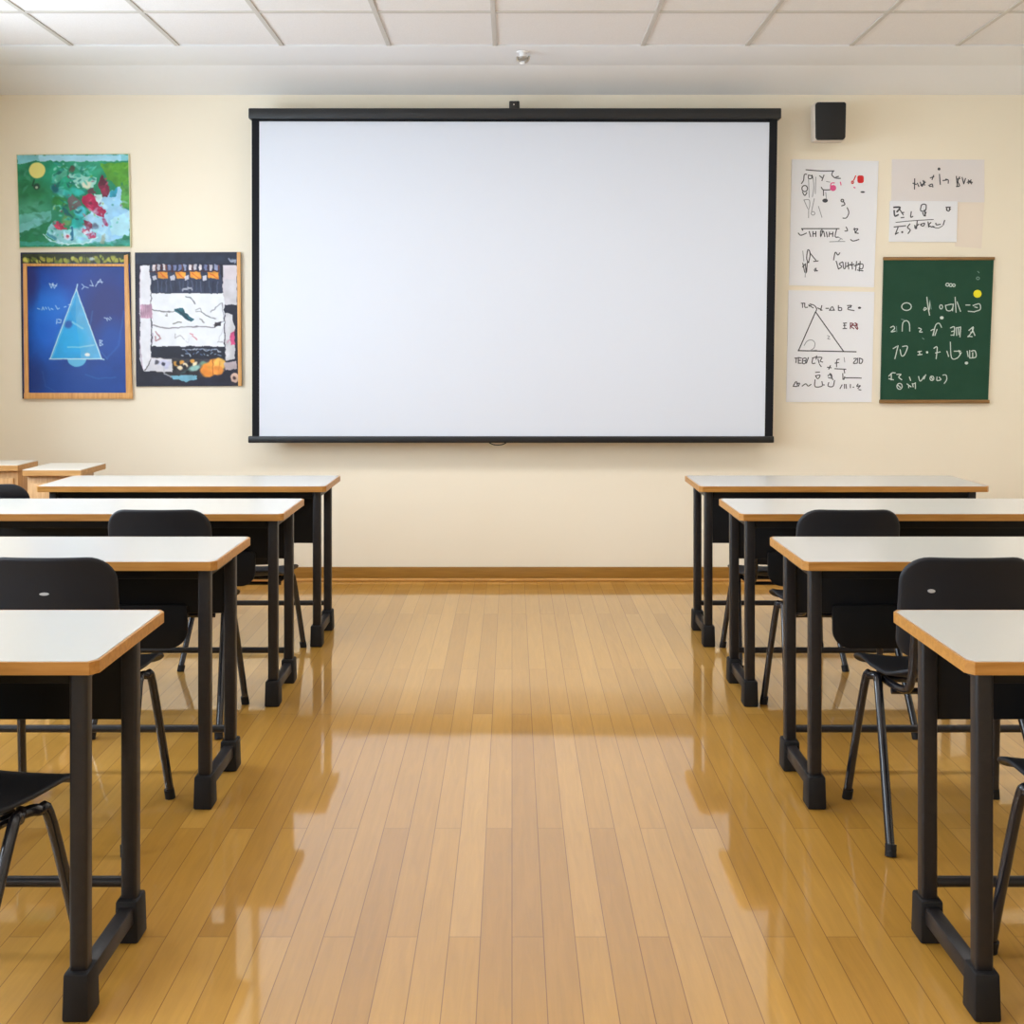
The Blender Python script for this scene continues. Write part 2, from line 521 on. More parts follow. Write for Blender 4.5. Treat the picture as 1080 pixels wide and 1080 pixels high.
lp(MB().box(xm - .04, xm + .04, yf + .095, yf + .14, (z0 + z1) / 2 - .03, (z0 + z1) / 2 + .03, .003)
   .box(xm - .06, xm + .06, WALL_Y - .01, WALL_Y, (z0 + z1) / 2 - .08, (z0 + z1) / 2 + .08, .003)
   .box(xm - .02, xm + .02, yf + .13, WALL_Y - .005, (z0 + z1) / 2 - .02, (z0 + z1) / 2 + .02, .003).build('mounting_bracket', M['speaker_body'], r))

# ------------------------------------------------------------------ fitting on the bulkhead
xc = (551.5 - CX) * 6.44 / F
r = empty('ceiling_fitting', (xc, 6.44, CEIL - .005))
tag(r, 'tiny silvery metal fitting hanging from the white ceiling strip above the screen', 'fitting')
MB().tube([(0, 0, 0), (0, 0, -.008)], .034, 20, False).tube([(0, 0, -.008), (0, 0, -.03)], .022, 16, False, .018).build('mounting_plate', M['white_paint'], r)
MB().tube([(0, 0, -.03), (0, 0, -.042)], .026, 16, False).build('collar', M['steel'], r)
MB().tube([(-.030, 0, -.028), (-.028, -.004, -.05), (0, -.008, -.062), (.026, -.004, -.05), (.034, 0, -.024)], .006, 8).build('wire_clip', M['steel'], r)
MB().box(-.016, .010, -.02, -.004, -.072, -.058, .003).build('clip_tip', M['white_paint'], r)

# ------------------------------------------------------------------ things drawn on the wall sheets
def conv(ox, oy, s):
    return lambda p: (ox + p[0] / s, oy + p[1] / s)

def ell(cx, cy, rx, ry=None, n=14):
    ry = rx if ry is None else ry
    return [(cx + rx * math.cos(2 * math.pi * k / n), cy + ry * math.sin(2 * math.pi * k / n)) for k in range(n + 1)]

def ribbon(mb, pts, w, y):
    """flat pen stroke of width w (metres) through pts (x,z) on plane y"""
    bm = mb.bm
    P = [Vector((p[0], p[1])) for p in pts]
    n = len(P)
    L, R = [], []
    for i in range(n):
        d = P[min(i + 1, n - 1)] - P[max(i - 1, 0)]
        if d.length < 1e-9: d = Vector((1, 0))
        d.normalize()
        nn = Vector((-d.y, d.x)) * (w / 2)
        e = Vector((0, 0))
        if i == 0: e = -d * w * .35
        if i == n - 1: e = d * w * .35
        L.append(bm.verts.new((P[i].x + e.x + nn.x, y, P[i].y + e.y + nn.y)))
        R.append(bm.verts.new((P[i].x + e.x - nn.x, y, P[i].y + e.y - nn.y)))
    for i in range(n - 1):
        bm.faces.new((L[i], L[i + 1], R[i + 1], R[i]))

def smooth2(pts, k=4):
    if len(pts) < 3: return pts
    out = []
    for i in range(len(pts) - 1):
        p0 = pts[max(i - 1, 0)]; p1 = pts[i]; p2 = pts[i + 1]; p3 = pts[min(i + 2, len(pts) - 1)]
        for j in range(k):
            t = j / k
            out.append(tuple(0.5 * (2 * p1[c] + (p2[c] - p0[c]) * t + (2 * p0[c] - 5 * p1[c] + 4 * p2[c] - p3[c]) * t * t
                                    + (3 * p1[c] - p0[c] - 3 * p2[c] + p3[c]) * t ** 3) for c in (0, 1)))
    out.append(pts[-1])
    return out

def writing(name, strokes, cv, w, y, m, parent, fills=(), curve=True):
    """strokes that stand close together make one word: one part each"""
    items = []
    for st in strokes:
        ww = w
        if isinstance(st, tuple) and not isinstance(st[0], tuple):   # (width factor, points)
            ww = w * st[0]; st = st[1]
        items.append((ww, [at(*cv(p)) for p in (smooth2(st) if curve else st)]))
    for f_ in fills:
        items.append((0, [at(*cv(p)) for p in f_[:-1]]))
    box = []
    for ww, q in items:
        h_ = ww / 2
        box.append((min(p[0] for p in q) - h_, max(p[0] for p in q) + h_, min(p[1] for p in q) - h_, max(p[1] for p in q) + h_))
    n = len(items)
    g = list(range(n))
    def root(i):
        while g[i] != i: i = g[i]
        return i
    for i in range(n):
        for j in range(i):
            A_, B_ = box[i], box[j]
            gx = max(0, A_[0] - B_[1], B_[0] - A_[1]); gz = max(0, A_[2] - B_[3], B_[2] - A_[3])
            size = max(A_[1] - A_[0], A_[3] - A_[2], B_[1] - B_[0], B_[3] - B_[2])
            if math.hypot(gx, gz) < max(.0195, .48 * size):
                g[root(i)] = root(j)
    out = []
    for r_ in sorted(set(root(i) for i in range(n))):
        mb = MB()
        for k in range(n):
            if root(k) != r_: continue
            ww, q = items[k]
            if ww: ribbon(mb, q, ww, y - k * 2e-6)
            else: mb.bm.faces.new([mb.bm.verts.new((p[0], y - k * 2e-6, p[1])) for p in q])
        out.append(lp(mb.build(name, m, parent, smooth=False)))
    return out

def sheet(name, corners, y, t, m, label, cat, group=None, part='sheet'):
    q = [at(px, py) for px, py in corners]
    r = empty(name, (sum(p[0] for p in q) / 4, y, min(p[1] for p in q)))
    tag(r, label, cat, group)
    lp(MB().prism(q, y, y + t).build(part, m, r, smooth=False))
    return r

PY = WALL_Y - .0045
GP = 'white paper sheets of handwriting on the wall'
# --- tall sheet
r = sheet('paper_sheet', [(835, 168), (926.5, 170), (921.5, 303), (832, 301)], PY, .004, M['paper'],
          'tall white sheet with red square and handwritten formulas under the speaker', 'paper', GP)
cv = conv(825, 160, 7.445)
Y1 = PY - .0006
W1 = .0062
writing('pen_lettering', [
    [(185, 143), (300, 152), (405, 152)], [(190, 178), (172, 182), (166, 225), (150, 250)], [(205, 185), (205, 212), (228, 210), (230, 192), (205, 185)],
    [(232, 185), (240, 212)], [(292, 190), (312, 207)], [(326, 185), (310, 228)], [(397, 155), (388, 182), (412, 206), (455, 211)], [(420, 200), (440, 195)],
    ell(175, 290, 22, 24), [(158, 318), (175, 345), (192, 322)], [(305, 280), (322, 300), (375, 300)], [(322, 300), (322, 345)],
    ell(470, 385, 10), [(478, 392), (490, 415), (465, 426)], [(508, 440), (521, 480), (502, 520), (475, 522)],
    [(125, 640), (145, 657), (188, 640)], [(150, 605), (300, 605), (445, 605)], [(152, 605), (160, 618)],
    [(210, 627), (222, 667)], [(240, 627), (240, 667)], [(262, 627), (262, 667)], [(240, 645), (262, 645)], [(300, 620), (300, 670), (320, 622), (332, 667)],
    [(310, 612), (312, 640)], [(345, 632), (352, 670)], [(370, 632), (365, 667)], [(370, 648), (395, 645)], [(395, 632), (395, 667)], [(425, 610), (414, 667), (440, 672)],
    [(500, 592), (511, 620), (490, 623)], [(558, 612), (592, 606), (575, 635), (596, 642)], [(565, 600), (572, 640)], [(535, 690), (555, 702), (600, 690)],
    [(205, 872), (190, 840), (200, 770), (218, 800), (205, 872)], [(215, 795), (262, 852)], [(245, 862), (280, 858)], [(160, 875), (175, 947)], [(180, 880), (186, 952)],
    [(195, 870), (190, 942)], [(158, 905), (180, 882)], [(248, 930), (276, 935)], [(264, 915), (256, 940)], [(255, 918), (270, 938)],
    [(402, 850), (415, 790), (435, 812), (450, 795)], [(422, 860), (440, 922)], [(472, 866), (446, 882), (466, 903), (440, 921)],
    [(475, 870), (480, 914), (494, 914), (496, 870)], [(515, 870), (520, 922)], [(503, 902), (536, 884)], [(545, 868), (549, 922)], [(535, 892), (562, 884)],
    [(582, 862), (574, 932)], [(563, 897), (602, 884)], [(610, 862), (604, 938)], [(593, 880), (632, 886), (626, 920), (600, 915)], [(588, 930), (632, 936)]],
    cv, W1, Y1, M['ink'], r, fills=[ell(335, 385, 22, 16), ell(630, 318, 18, 7)])
writing('grey_sketch_print', [[(240, 200), (246, 280), (235, 355)], [(168, 380), (212, 382), (206, 455), (170, 382)], [(206, 455), (205, 520)],
    [(250, 370), (228, 470)], [(283, 430), (310, 516)], ell(240, 485, 14), [(262, 200), (258, 330)], [(205, 215), (210, 360)], [(370, 708), (430, 706), (490, 706)],
    [(430, 668), (470, 688)], [(440, 700), (460, 684)], [(160, 780), (168, 860)], [(180, 950), (178, 985)], [(345, 235), (372, 240)], [(340, 320), (345, 370)]],
    cv, .0045, Y1 - .0002, M['ink_grey'], r)
writing('red_lettering', [ell(550, 241, 7, 10), [(575, 190), (560, 225)]], cv, W1, Y1 - .0003, M['ink_red'], r,
        fills=[rrect(588, 638, 187, 247, 16, 16, 4) + [(0, 0)]])
writing('pink_lettering', [[(380, 262), (384, 248), (408, 246)], [(378, 262), (378, 300)], [(560, 280), (570, 285)], [(455, 240), (460, 262)]], cv, W1, Y1 - .0003, M['ink_pink'], r, fills=[ell(398, 286, 24, 24)])

# --- triangle sheet
r = sheet('paper_sheet', [(831.5, 306), (922, 308), (919, 424), (829, 424)], PY, .004, M['paper'],
          'white sheet with a large drawn triangle between tall sheet and green chalkboard', 'paper', GP)
r['label'] = 'white sheet with a large pen-drawn triangle and formulas beside the green chalkboard'
cv = conv(825, 300, 8.305)
writing('triangle_drawing', [[(290, 240), (140, 582)], [(290, 240), (532, 582)], [(138, 580), (645, 590)]], cv, .0066, Y1, M['ink'], r, curve=False)
writing('pen_lettering', [
    [(165, 165), (195, 165)], [(176, 165), (176, 202)], [(196, 165), (197, 200), (220, 200)], [(230, 180), (270, 206)], [(240, 172), (280, 185), (300, 215), (290, 240)],
    [(232, 190), (250, 185)], [(345, 185), (335, 227)], [(325, 213), (347, 227)], [(310, 205), (322, 215)], [(380, 210), (405, 210)], [(413, 225), (436, 195), (452, 225)], [(410, 226), (456, 226)],
    [(490, 185), (490, 227)], [(490, 205), (516, 205), (516, 227), (490, 227)], [(568, 186), (606, 186), (570, 216), (628, 229)], [(575, 200), (600, 200)],
    [(533, 340), (562, 338)], [(543, 345), (545, 387)], [(530, 387), (562, 386)], [(535, 360), (555, 358)],
    [(108, 645), (132, 645)], [(122, 645), (118, 686)], [(140, 640), (140, 690)], [(140, 640), (166, 645)], [(140, 665), (160, 665)], [(140, 690), (166, 690)],
    [(177, 650), (206, 646), (200, 690), (176, 690), (177, 650)], [(185, 668), (200, 668)], [(210, 690), (227, 640)], [(266, 645), (260, 690), (286, 690)], [(262, 645), (300, 634)],
    [(298, 640), (346, 640), (330, 670), (352, 680)], [(312, 655), (322, 690)], [(295, 655), (300, 625)], [(325, 700), (340, 720)], [(393, 725), (427, 730)], [(405, 742), (420, 710)],
    [(497, 655), (476, 664), (474, 722)], [(460, 690), (492, 684)], [(458, 738), (555, 743)], [(540, 750), (545, 775)],
    [(625, 650), (650, 650), (620, 690), (650, 690)], [(660, 645), (655, 690)], [(675, 645), (672, 690)], [(675, 645), (702, 660), (692, 690), (672, 690)],
    [(93, 892), (120, 850), (131, 890), (95, 892)], [(125, 870), (150, 865), (140, 892)], [(173, 890), (205, 870), (225, 890), (250, 875)],
    [(290, 770), (326, 768)], [(290, 800), (330, 795), (310, 826), (290, 800)], [(286, 835), (286, 895), (346, 890), (346, 850)], [(355, 880), (367, 880)],
    [(398, 800), (425, 784), (432, 820), (402, 816)], [(415, 780), (442, 836)], [(405, 860), (400, 890), (442, 893), (456, 840)],
    [(528, 780), (530, 832)], [(545, 808), (538, 832)], [(550, 818), (620, 818), (690, 820)], [(522, 880), (504, 912)], [(543, 875), (543, 910)], [(556, 875), (560, 910)],
    [(595, 875), (595, 905)], [(617, 900), (625, 900)], [(662, 873), (650, 893), (682, 886), (660, 910)], [(668, 920), (687, 925)]],
    cv, W1 * .95, Y1 - .0001, M['ink'], r, fills=[ell(675, 205, 14, 10)])
writing('grey_sketch_print', [[(190, 535), (215, 498), (255, 486), (284, 512), (276, 556), (240, 580)], [(240, 580), (300, 575)], [(394, 448), (412, 456), (396, 475), (416, 480)],
                     [(430, 430), (445, 450)], [(540, 640), (545, 680)]], cv, .0045, Y1 - .0001, M['ink_grey'], r)
writing('maroon_lettering', [[(595, 338), (595, 387)], [(595, 338), (622, 346), (600, 365), (626, 388)], [(635, 338), (656, 350), (636, 366), (656, 394)], [(642, 338), (660, 386)],
                           [(600, 360), (655, 358)]], cv, W1, Y1 - .0002, M['ink_maroon'], r)

# --- the pair of overlapping sheets, and the pale blank one below
sheet('paper_sheet', [(1009, 214), (1038, 213), (1035, 262), (1007, 260)], PY + .0025, .0018, M['paper_pink'],
      'blank pale pinkish sheet showing at the lower corner behind two written sheets', 'paper', GP)
r = sheet('paper_sheet', [(940.5, 168), (1038, 168.5), (1038, 213.5), (940, 213)], PY + .001, .0033, M['paper_warm'],
          'wide off-white sheet with one line of handwriting at the top, above the green chalkboard', 'paper', GP)
cv = conv(930, 160, 9.0)
r2 = sheet('paper_sheet', [(938.5, 212), (1009.5, 212.5), (1008.5, 255.5), (937.5, 255)], PY - .003, .0072, M['paper'],
           'white sheet with a handwritten fraction pinned over the lower part of the wide sheet', 'paper', GP)
writing('pen_lettering', [
    [(310, 258), (308, 357)], [(293, 300), (325, 312)], [(335, 300), (350, 332)], [(363, 290), (380, 330), (402, 280)], [(368, 322), (412, 290)], [(390, 275), (405, 320)],
    [(490, 225), (475, 266)], [(458, 250), (492, 238)], [(443, 322), (475, 308), (482, 336)], [(450, 330), (470, 330)], [(545, 215), (553, 312)], [(578, 275), (612, 270)], [(605, 262), (628, 270), (628, 300)],
    [(705, 235), (716, 332)], [(736, 240), (720, 285), (736, 325), (705, 332)], [(712, 262), (740, 255)], [(760, 245), (776, 306)], [(792, 255), (776, 306)], [(808, 292), (830, 284), (857, 292)], [(818, 270), (850, 306)], [(845, 268), (818, 305)]],
    cv, .0066, PY + .0002, M['ink'], r, fills=[ell(541, 165, 14)])
writing('pen_lettering', [
    (1.5, [(110, 530), (170, 530), (140, 572)]), (1.4, [(113, 560), (120, 612), (152, 600)]), [(160, 540), (200, 602)], [(178, 628), (206, 625)], [(185, 580), (205, 578)], [(276, 570), (270, 622), (290, 616)],
    [(372, 508), (364, 560), (408, 562), (417, 510), (392, 499), (372, 508)], [(384, 580), (400, 612), (416, 575)], [(400, 555), (410, 612)],
    [(605, 530), (647, 528)], [(608, 548), (628, 566), (647, 545)], [(612, 530), (612, 560)], [(640, 530), (636, 562)], (.7, [(130, 672), (300, 656), (485, 645)]),
    [(113, 716), (222, 704)], [(150, 720), (124, 786)], [(126, 784), (152, 770)], [(262, 688), (240, 720), (266, 745), (245, 778)], [(308, 700), (315, 732)], [(332, 658), (325, 732)],
    [(308, 722), (347, 690)], [(365, 690), (402, 680), (390, 706), (368, 700), (365, 690)], [(435, 668), (441, 716)], [(462, 673), (440, 700), (472, 716)], [(478, 710), (492, 714)],
    [(508, 680), (515, 696), (552, 690)], [(592, 653), (578, 697)], (.7, [(480, 716), (530, 727), (572, 705)])],
    cv, .0066, PY - .0036, M['ink'], r2, fills=[ell(190, 765, 10)])

# --- green chalkboard
q = [(931.5, 273), (1047, 273), (1041, 423), (928, 423)]
r = sheet('chalkboard', q, WALL_Y - .016, .0155, M['board'], 'small dark green chalkboard with chalk writing and a yellow round magnet', 'chalkboard', part='board_surface')
BY = WALL_Y - .016
lp(MB().prism([at(931, 271.3), at(1048, 271.3), at(1047.8, 274.6), at(931, 274.6)], BY - .006, WALL_Y - .0005, 0, .002).build('top_strip', M['board_wood'], r))
lp(MB().prism([at(927, 421.5), at(1042, 421.5), at(1042, 425.3), at(927, 425.3)], BY - .01, WALL_Y - .0005, 0, .002).build('bottom_strip', M['board_wood'], r))
cv = conv(920, 265, 6.548)
writing('chalk_lettering', [
    ell(512, 232, 11, 10), ell(535, 235, 10, 10), ell(556, 236, 9, 9), ell(230, 383, 33, 26), [(370, 318), (378, 385), (389, 442)], [(348, 405), (356, 390), (368, 398), (352, 410)], [(390, 350), (386, 405)],
    ell(468, 385, 10, 14), [(498, 375), (550, 368), (538, 408), (508, 408), (498, 375)], [(552, 365), (547, 412)], [(565, 318), (571, 422)], [(578, 350), (602, 416)],
    [(638, 372), (667, 372)], [(688, 376), (732, 364), (738, 402), (702, 416)], [(655, 415), (700, 419)], [(700, 385), (718, 390)],
    [(120, 527), (140, 518), (147, 535), (124, 557), (152, 552)], [(200, 552), (205, 495), (230, 480), (249, 500), (252, 552)],
    [(314, 530), (332, 540), (318, 556), (338, 558)], [(398, 548), (420, 540), (410, 582)], [(414, 582), (430, 512), (455, 498), (471, 526)], [(440, 540), (425, 582)],
    [(533, 530), (560, 524), (556, 582)], [(540, 555), (560, 550)], [(536, 580), (556, 578)], [(572, 530), (575, 582)], [(586, 526), (590, 577)], [(603, 524), (598, 592)], [(572, 530), (604, 524)],
    [(660, 547), (690, 523), (682, 555), (653, 592)], [(680, 530), (701, 582)], [(653, 587), (682, 590)], [(672, 560), (692, 556)],
    [(138, 672), (162, 658)], [(172, 652), (150, 742)], [(186, 680), (195, 720), (215, 716), (237, 658), (202, 658)], [(308, 695), (332, 690)], [(308, 716), (337, 712)], [(318, 690), (322, 716)],
    [(418, 670), (441, 663), (434, 742)], [(430, 702), (462, 695)], [(508, 690), (520, 727)], [(532, 628), (540, 735), (580, 737), (607, 700)], [(558, 690), (602, 690)], [(590, 685), (598, 705)],
    [(648, 690), (655, 727)], [(665, 685), (665, 737)], [(675, 690), (702, 688), (708, 730), (668, 737)], [(686, 700), (686, 732)],
    [(108, 862), (130, 840), (152, 840)], [(125, 848), (125, 888)], [(163, 850), (192, 850), (176, 868), (197, 887)], [(108, 880), (140, 887)], ell(182, 932, 18, 20), [(172, 925), (188, 940)],
    [(233, 915), (262, 936)], [(245, 925), (245, 942)], [(270, 913), (276, 936)], [(291, 908), (291, 948)], [(278, 915), (292, 910)], [(250, 868), (258, 892)],
    [(313, 865), (325, 897), (352, 863)], [(362, 853), (350, 882)], ell(405, 877, 13, 15), [(400, 868), (412, 887)], [(440, 868), (440, 892), (467, 886), (455, 870)], [(480, 855), (502, 855), (507, 885), (490, 912)]],
    cv, .0058, BY - .0006, M['chalk'], r, fills=[ell(473, 460, 13, 11), ell(643, 772, 12, 10), ell(372, 698, 8, 8)])
writing('faint_chalk_lettering', [[(160, 520), (163, 557)], ell(722, 188, 10, 9), [(340, 600), (350, 607)], [(195, 470), (215, 475)], [(390, 340), (400, 400)], [(720, 140), (730, 150)]], cv, .005, BY - .0008, M['chalk_dim'], r)
xc, zc = at(*cv((717, 295)))
lp(MB().tube([(xc, BY, zc), (xc, BY - .008, zc)], .0235, 12, False).build('magnet', M['yellow'], r))

# ------------------------------------------------------------------ paintings: colour laid down shape by shape on a fine mesh
def vnoise(h, w, cell):
    gh, gw = int(h / cell) + 3, int(w / cell) + 3
    g = rng.rand(gh, gw)
    y = np.linspace(0, h / cell, h); x = np.linspace(0, w / cell, w)
    yi = y.astype(int); xi = x.astype(int)
    fy = (y - yi)[:, None]; fx = (x - xi)[None, :]
    fy = fy * fy * (3 - 2 * fy); fx = fx * fx * (3 - 2 * fx)
    a = g[yi][:, xi]; b = g[yi][:, xi + 1]; c = g[yi + 1][:, xi]; d = g[yi + 1][:, xi + 1]
    return a * (1 - fy) * (1 - fx) + b * (1 - fy) * fx + c * fy * (1 - fx) + d * fy * fx

class Art:
    def __init__(self, corners, cvt, res=2.2, warp=8.0):
        self.c = corners
        (ox, oy, s) = cvt
        w = max(abs(corners[1][0] - corners[0][0]), abs(corners[2][0] - corners[3][0]))
        h = max(abs(corners[3][1] - corners[0][1]), abs(corners[2][1] - corners[1][1]))
        self.W, self.H = int(w * res), int(h * res)
        u = np.linspace(0, 1, self.W)[None, :]; v = np.linspace(0, 1, self.H)[:, None]
        c = np.array(corners, float)
        self.PX = c[0, 0] * (1 - u) * (1 - v) + c[1, 0] * u * (1 - v) + c[2, 0] * u * v + c[3, 0] * (1 - u) * v
        self.PYY = c[0, 1] * (1 - u) * (1 - v) + c[1, 1] * u * (1 - v) + c[2, 1] * u * v + c[3, 1] * (1 - u) * v
        self.X0 = (self.PX - ox) * s; self.Y0 = (self.PYY - oy) * s
        self.img = np.zeros((self.H, self.W, 3))
        self.setwarp(warp)

    def setwarp(self, a, cell=7):
        self.X = self.X0 + (vnoise(self.H, self.W, cell) - .5) * 2 * a + (vnoise(self.H, self.W, 3) - .5) * a * .35
        self.Y = self.Y0 + (vnoise(self.H, self.W, cell) - .5) * 2 * a + (vnoise(self.H, self.W, 3) - .5) * a * .35

    def lay(self, cov, col, vary=0.0):
        col = np.array([col[0], col[1], col[2]], float)[None, None, :]
        if vary:
            n = (vnoise(self.H, self.W, 14) * .75 + vnoise(self.H, self.W, 5) * .25 - .5) * 2 * vary
            col = np.clip(col * (1 + n[..., None]), 0, 255)
        self.img = self.img * (1 - cov[..., None]) + col * cov[..., None]

    def fill(self, col, vary=0.0):
        self.lay(np.ones((self.H, self.W)), col, vary)

    def ellipse(self, cx, cy, rx, ry, col, a=1.0, soft=.15, vary=0.0, rot=0.0):
        c, s = math.cos(math.radians(rot)), math.sin(math.radians(rot))
        dx, dy = self.X - cx, self.Y - cy
        d = np.sqrt(((dx * c + dy * s) / rx) ** 2 + ((-dx * s + dy * c) / ry) ** 2)
        self.lay(np.clip((1 + soft - d) / (2 * soft), 0, 1) * a, col, vary)

    def poly(self, pts, col, a=1.0, vary=0.0):
        ins = np.zeros((self.H, self.W), bool)
        n = len(pts)
        for i in range(n):
            x1, y1 = pts[i]; x2, y2 = pts[(i + 1) % n]
            if y1 == y2: continue
            t = (self.Y - y1) / (y2 - y1)
            hit = ((y1 > self.Y) != (y2 > self.Y)) & (self.X < x1 + t * (x2 - x1))
            ins ^= hit
        self.lay(ins.astype(float) * a, col, vary)

    def line(self, pts, w, col, a=1.0, vary=0.0):
        d = np.full((self.H, self.W), 1e9)
        for (x1, y1), (x2, y2) in zip(pts, pts[1:]):
            vx, vy = x2 - x1, y2 - y1
            t = np.clip(((self.X - x1) * vx + (self.Y - y1) * vy) / max(vx * vx + vy * vy, 1e-6), 0, 1)
            d = np.minimum(d, np.hypot(self.X - x1 - t * vx, self.Y - y1 - t * vy))
        self.lay(np.clip((w / 2 + 2.5 - d) / 5.0, 0, 1) * a, col, vary)

    def build(self, name, y, parent, rough=0.45, gain=(1, 1, 1)):
        H, W = self.H, self.W
        P = np.pad(self.img, ((1, 1), (1, 1), (0, 0)), mode='edge')
        self.img = sum(P[a:a + H, b:b + W] * k for a, b, k in ((0, 1, .14), (2, 1, .14), (1, 0, .14), (1, 2, .14), (1, 1, .44)))
        me = bpy.data.meshes.new(name)
        X = (self.PX - CX) * WALL_Y / F - parent.location.x
        Z = CH - (self.PYY - HZ) * WALL_Y / F - parent.location.z
        co = np.stack([X, np.full_like(X, y - parent.location.y), Z], -1).reshape(-1, 3)
        idx = np.arange(H * W).reshape(H, W)
        faces = np.stack([idx[:-1, :-1], idx[1:, :-1], idx[1:, 1:], idx[:-1, 1:]], -1).reshape(-1, 4)
        nf = len(faces)
        me.vertices.add(H * W); me.vertices.foreach_set('co', co.ravel().astype(np.float32))
        me.loops.add(nf * 4); me.loops.foreach_set('vertex_index', faces.ravel().astype(np.int32))
        me.polygons.add(nf)
        me.polygons.foreach_set('loop_start', np.arange(0, nf * 4, 4, dtype=np.int32))
        me.polygons.foreach_set('loop_total', np.full(nf, 4, dtype=np.int32))
        me.update(calc_edges=True)
        c = np.clip(self.img * np.array(gain)[None, None, :], 0, 255) / 255.0
        c = np.where(c <= 0.04045, c / 12.92, ((c + 0.055) / 1.055) ** 2.4)
        at_ = me.color_attributes.new('paint', 'FLOAT_COLOR', 'POINT')
        rgba = np.ones((H * W, 4), np.float32); rgba[:, :3] = c.reshape(-1, 3)
        at_.data.foreach_set('color', rgba.ravel())
        m = bpy.data.materials.new(name + '_paint'); m.use_nodes = True
        b = m.node_tree.nodes['Principled BSDF']; b.inputs['Roughness'].default_value = rough; b.inputs['Specular IOR Level'].default_value = 0.3
        n = m.node_tree.nodes.new('ShaderNodeVertexColor'); n.layer_name = 'paint'
        m.node_tree.links.new(n.outputs['Color'], b.inputs['Base Color'])
        me.materials.append(m)
        return link(bpy.data.objects.new(name, me), parent)

GA = 'paintings grouped beside the screen'
# --- green abstract painting
CG = [(19, 164), (136, 163), (138, 260), (22, 261)]
r = sheet('painting', [(18.3, 163.3), (136.8, 162.3), (139, 261), (21.3, 262)], WALL_Y - .014, .0135, mat('canvas_edge', rgb(206, 206, 168), 0.7),
          'green abstract painting with crimson shapes and a pale yellow disc, above the blue one', 'painting', GA, part='canvas')
A = Art(CG, (15, 155, 8.308), warp=9)
A.fill((40, 132, 92), .16)
A.ellipse(140, 420, 170, 140, (44, 122, 74), .8, .5, .15)
A.ellipse(150, 560, 170, 90, (88, 164, 130), .75, .5, .12)
A.poly([(40, 600), (330, 560), (330, 640), (40, 780)], (120, 194, 180), .75, .12)
A.poly([(40, 690), (260, 610), (300, 640), (80, 790), (40, 800)], (134, 200, 196), .6, .1)
A.poly([(60, 870), (60, 760), (300, 660), (300, 870)], (40, 128, 84), .85, .15)
A.ellipse(500, 240, 260, 130, (36, 150, 110), .85, .3, .2)
A.ellipse(640, 170, 170, 70, (58, 160, 120), .8, .4, .2)
A.poly([(760, 150), (1010, 140), (1010, 330), (900, 350), (820, 270)], (98, 158, 48), .9, .16)
A.poly([(940, 330), (1015, 330), (1015, 540), (950, 520)], (104, 160, 66), .8, .2)
A.poly([(30, 70), (1010, 70), (1010, 120), (600, 130), (200, 125), (40, 160)], (150, 206, 214), .85, .1)
A.poly([(220, 80), (940, 80), (940, 128), (230, 126)], (190, 222, 232), .7, .06)
A.poly([(780, 430), (940, 340), (950, 520), (1015, 560), (1020, 760), (820, 850), (640, 620)], (168, 208, 232), .95, .07)
A.poly([(640, 600), (830, 600), (830, 840), (560, 850), (500, 700)], (170, 210, 226), .9, .08)
A.poly([(850, 640), (1015, 560), (1015, 780), (860, 780)], (190, 228, 230), .8, .07)
A.poly([(60, 865), (1020, 865), (1020, 815), (600, 840), (60, 830)], (70, 160, 146), .7, .2)
A.poly([(490, 230), (740, 280), (700, 350), (560, 360), (480, 300)], (186, 220, 206), .8, .1)
A.ellipse(640, 330, 45, 36, (228, 218, 186), 1, .25)
A.poly([(390, 330), (470, 230), (540, 330), (520, 420), (420, 420)], (34, 158, 116), .9, .15)
A.poly([(330, 250), (480, 170), (470, 240), (360, 350)], (120, 190, 160), .55, .2)
for p in ((370, 380), (430, 400), (540, 390), (580, 400), (480, 420)):
    A.ellipse(p[0], p[1], 45, 28, random.choice([(46, 176, 160), (90, 196, 186), (24, 120, 110)]), .9, .3, .2, random.uniform(-40, 40))
A.ellipse(370, 370, 34, 40, (16, 78, 84), .9, .3, .2)
A.ellipse(395, 480, 62, 42, (44, 128, 60), .95, .2, .2)
A.poly([(470, 470), (520, 420), (590, 470), (600, 530), (500, 560)], (108, 88, 88), .95, .15)
A.poly([(600, 440), (680, 410), (730, 450), (740, 510), (810, 550), (800, 620), (700, 580), (610, 500)], (190, 36, 78), 1, .16)
A.poly([(690, 520), (800, 545), (800, 620), (740, 600)], (160, 40, 76), .9, .15)
A.poly([(770, 250), (820, 300), (840, 360), (830, 450), (780, 430), (740, 330)], (116, 44, 62), 1, .2)
A.poly([(750, 350), (810, 330), (820, 420), (780, 440)], (150, 52, 76), .8, .2)
A.poly([(640, 380), (700, 350), (720, 400), (660, 420)], (112, 62, 70), .9, .15)
A.poly([(700, 410), (770, 420), (800, 520), (740, 500)], (214, 232, 226), .9, .06)
A.poly([(840, 400), (920, 350), (900, 440), (850, 450)], (40, 150, 170), .9, .2)
A.ellipse(520, 195, 28, 26, (86, 70, 60), .9, .3, .2)
A.line([(540, 160), (680, 250)], 22, (120, 200, 170), .5)
A.line([(350, 260), (430, 200)], 20, (18, 104, 90), .7)
A.poly([(420, 520), (480, 560), (520, 620), (460, 610)], (20, 96, 98), .9, .2)
A.ellipse(590, 570, 52, 46, (74, 182, 190), .95, .2, .2)
A.ellipse(565, 665, 62, 55, (30, 170, 156), .95, .2, .2)
A.ellipse(465, 650, 40, 46, (104, 150, 86), .9, .25, .15)
A.poly([(280, 765), (340, 660), (380, 720), (600, 730), (740, 720), (720, 800), (600, 850), (400, 850)], (160, 216, 216), .95, .14)
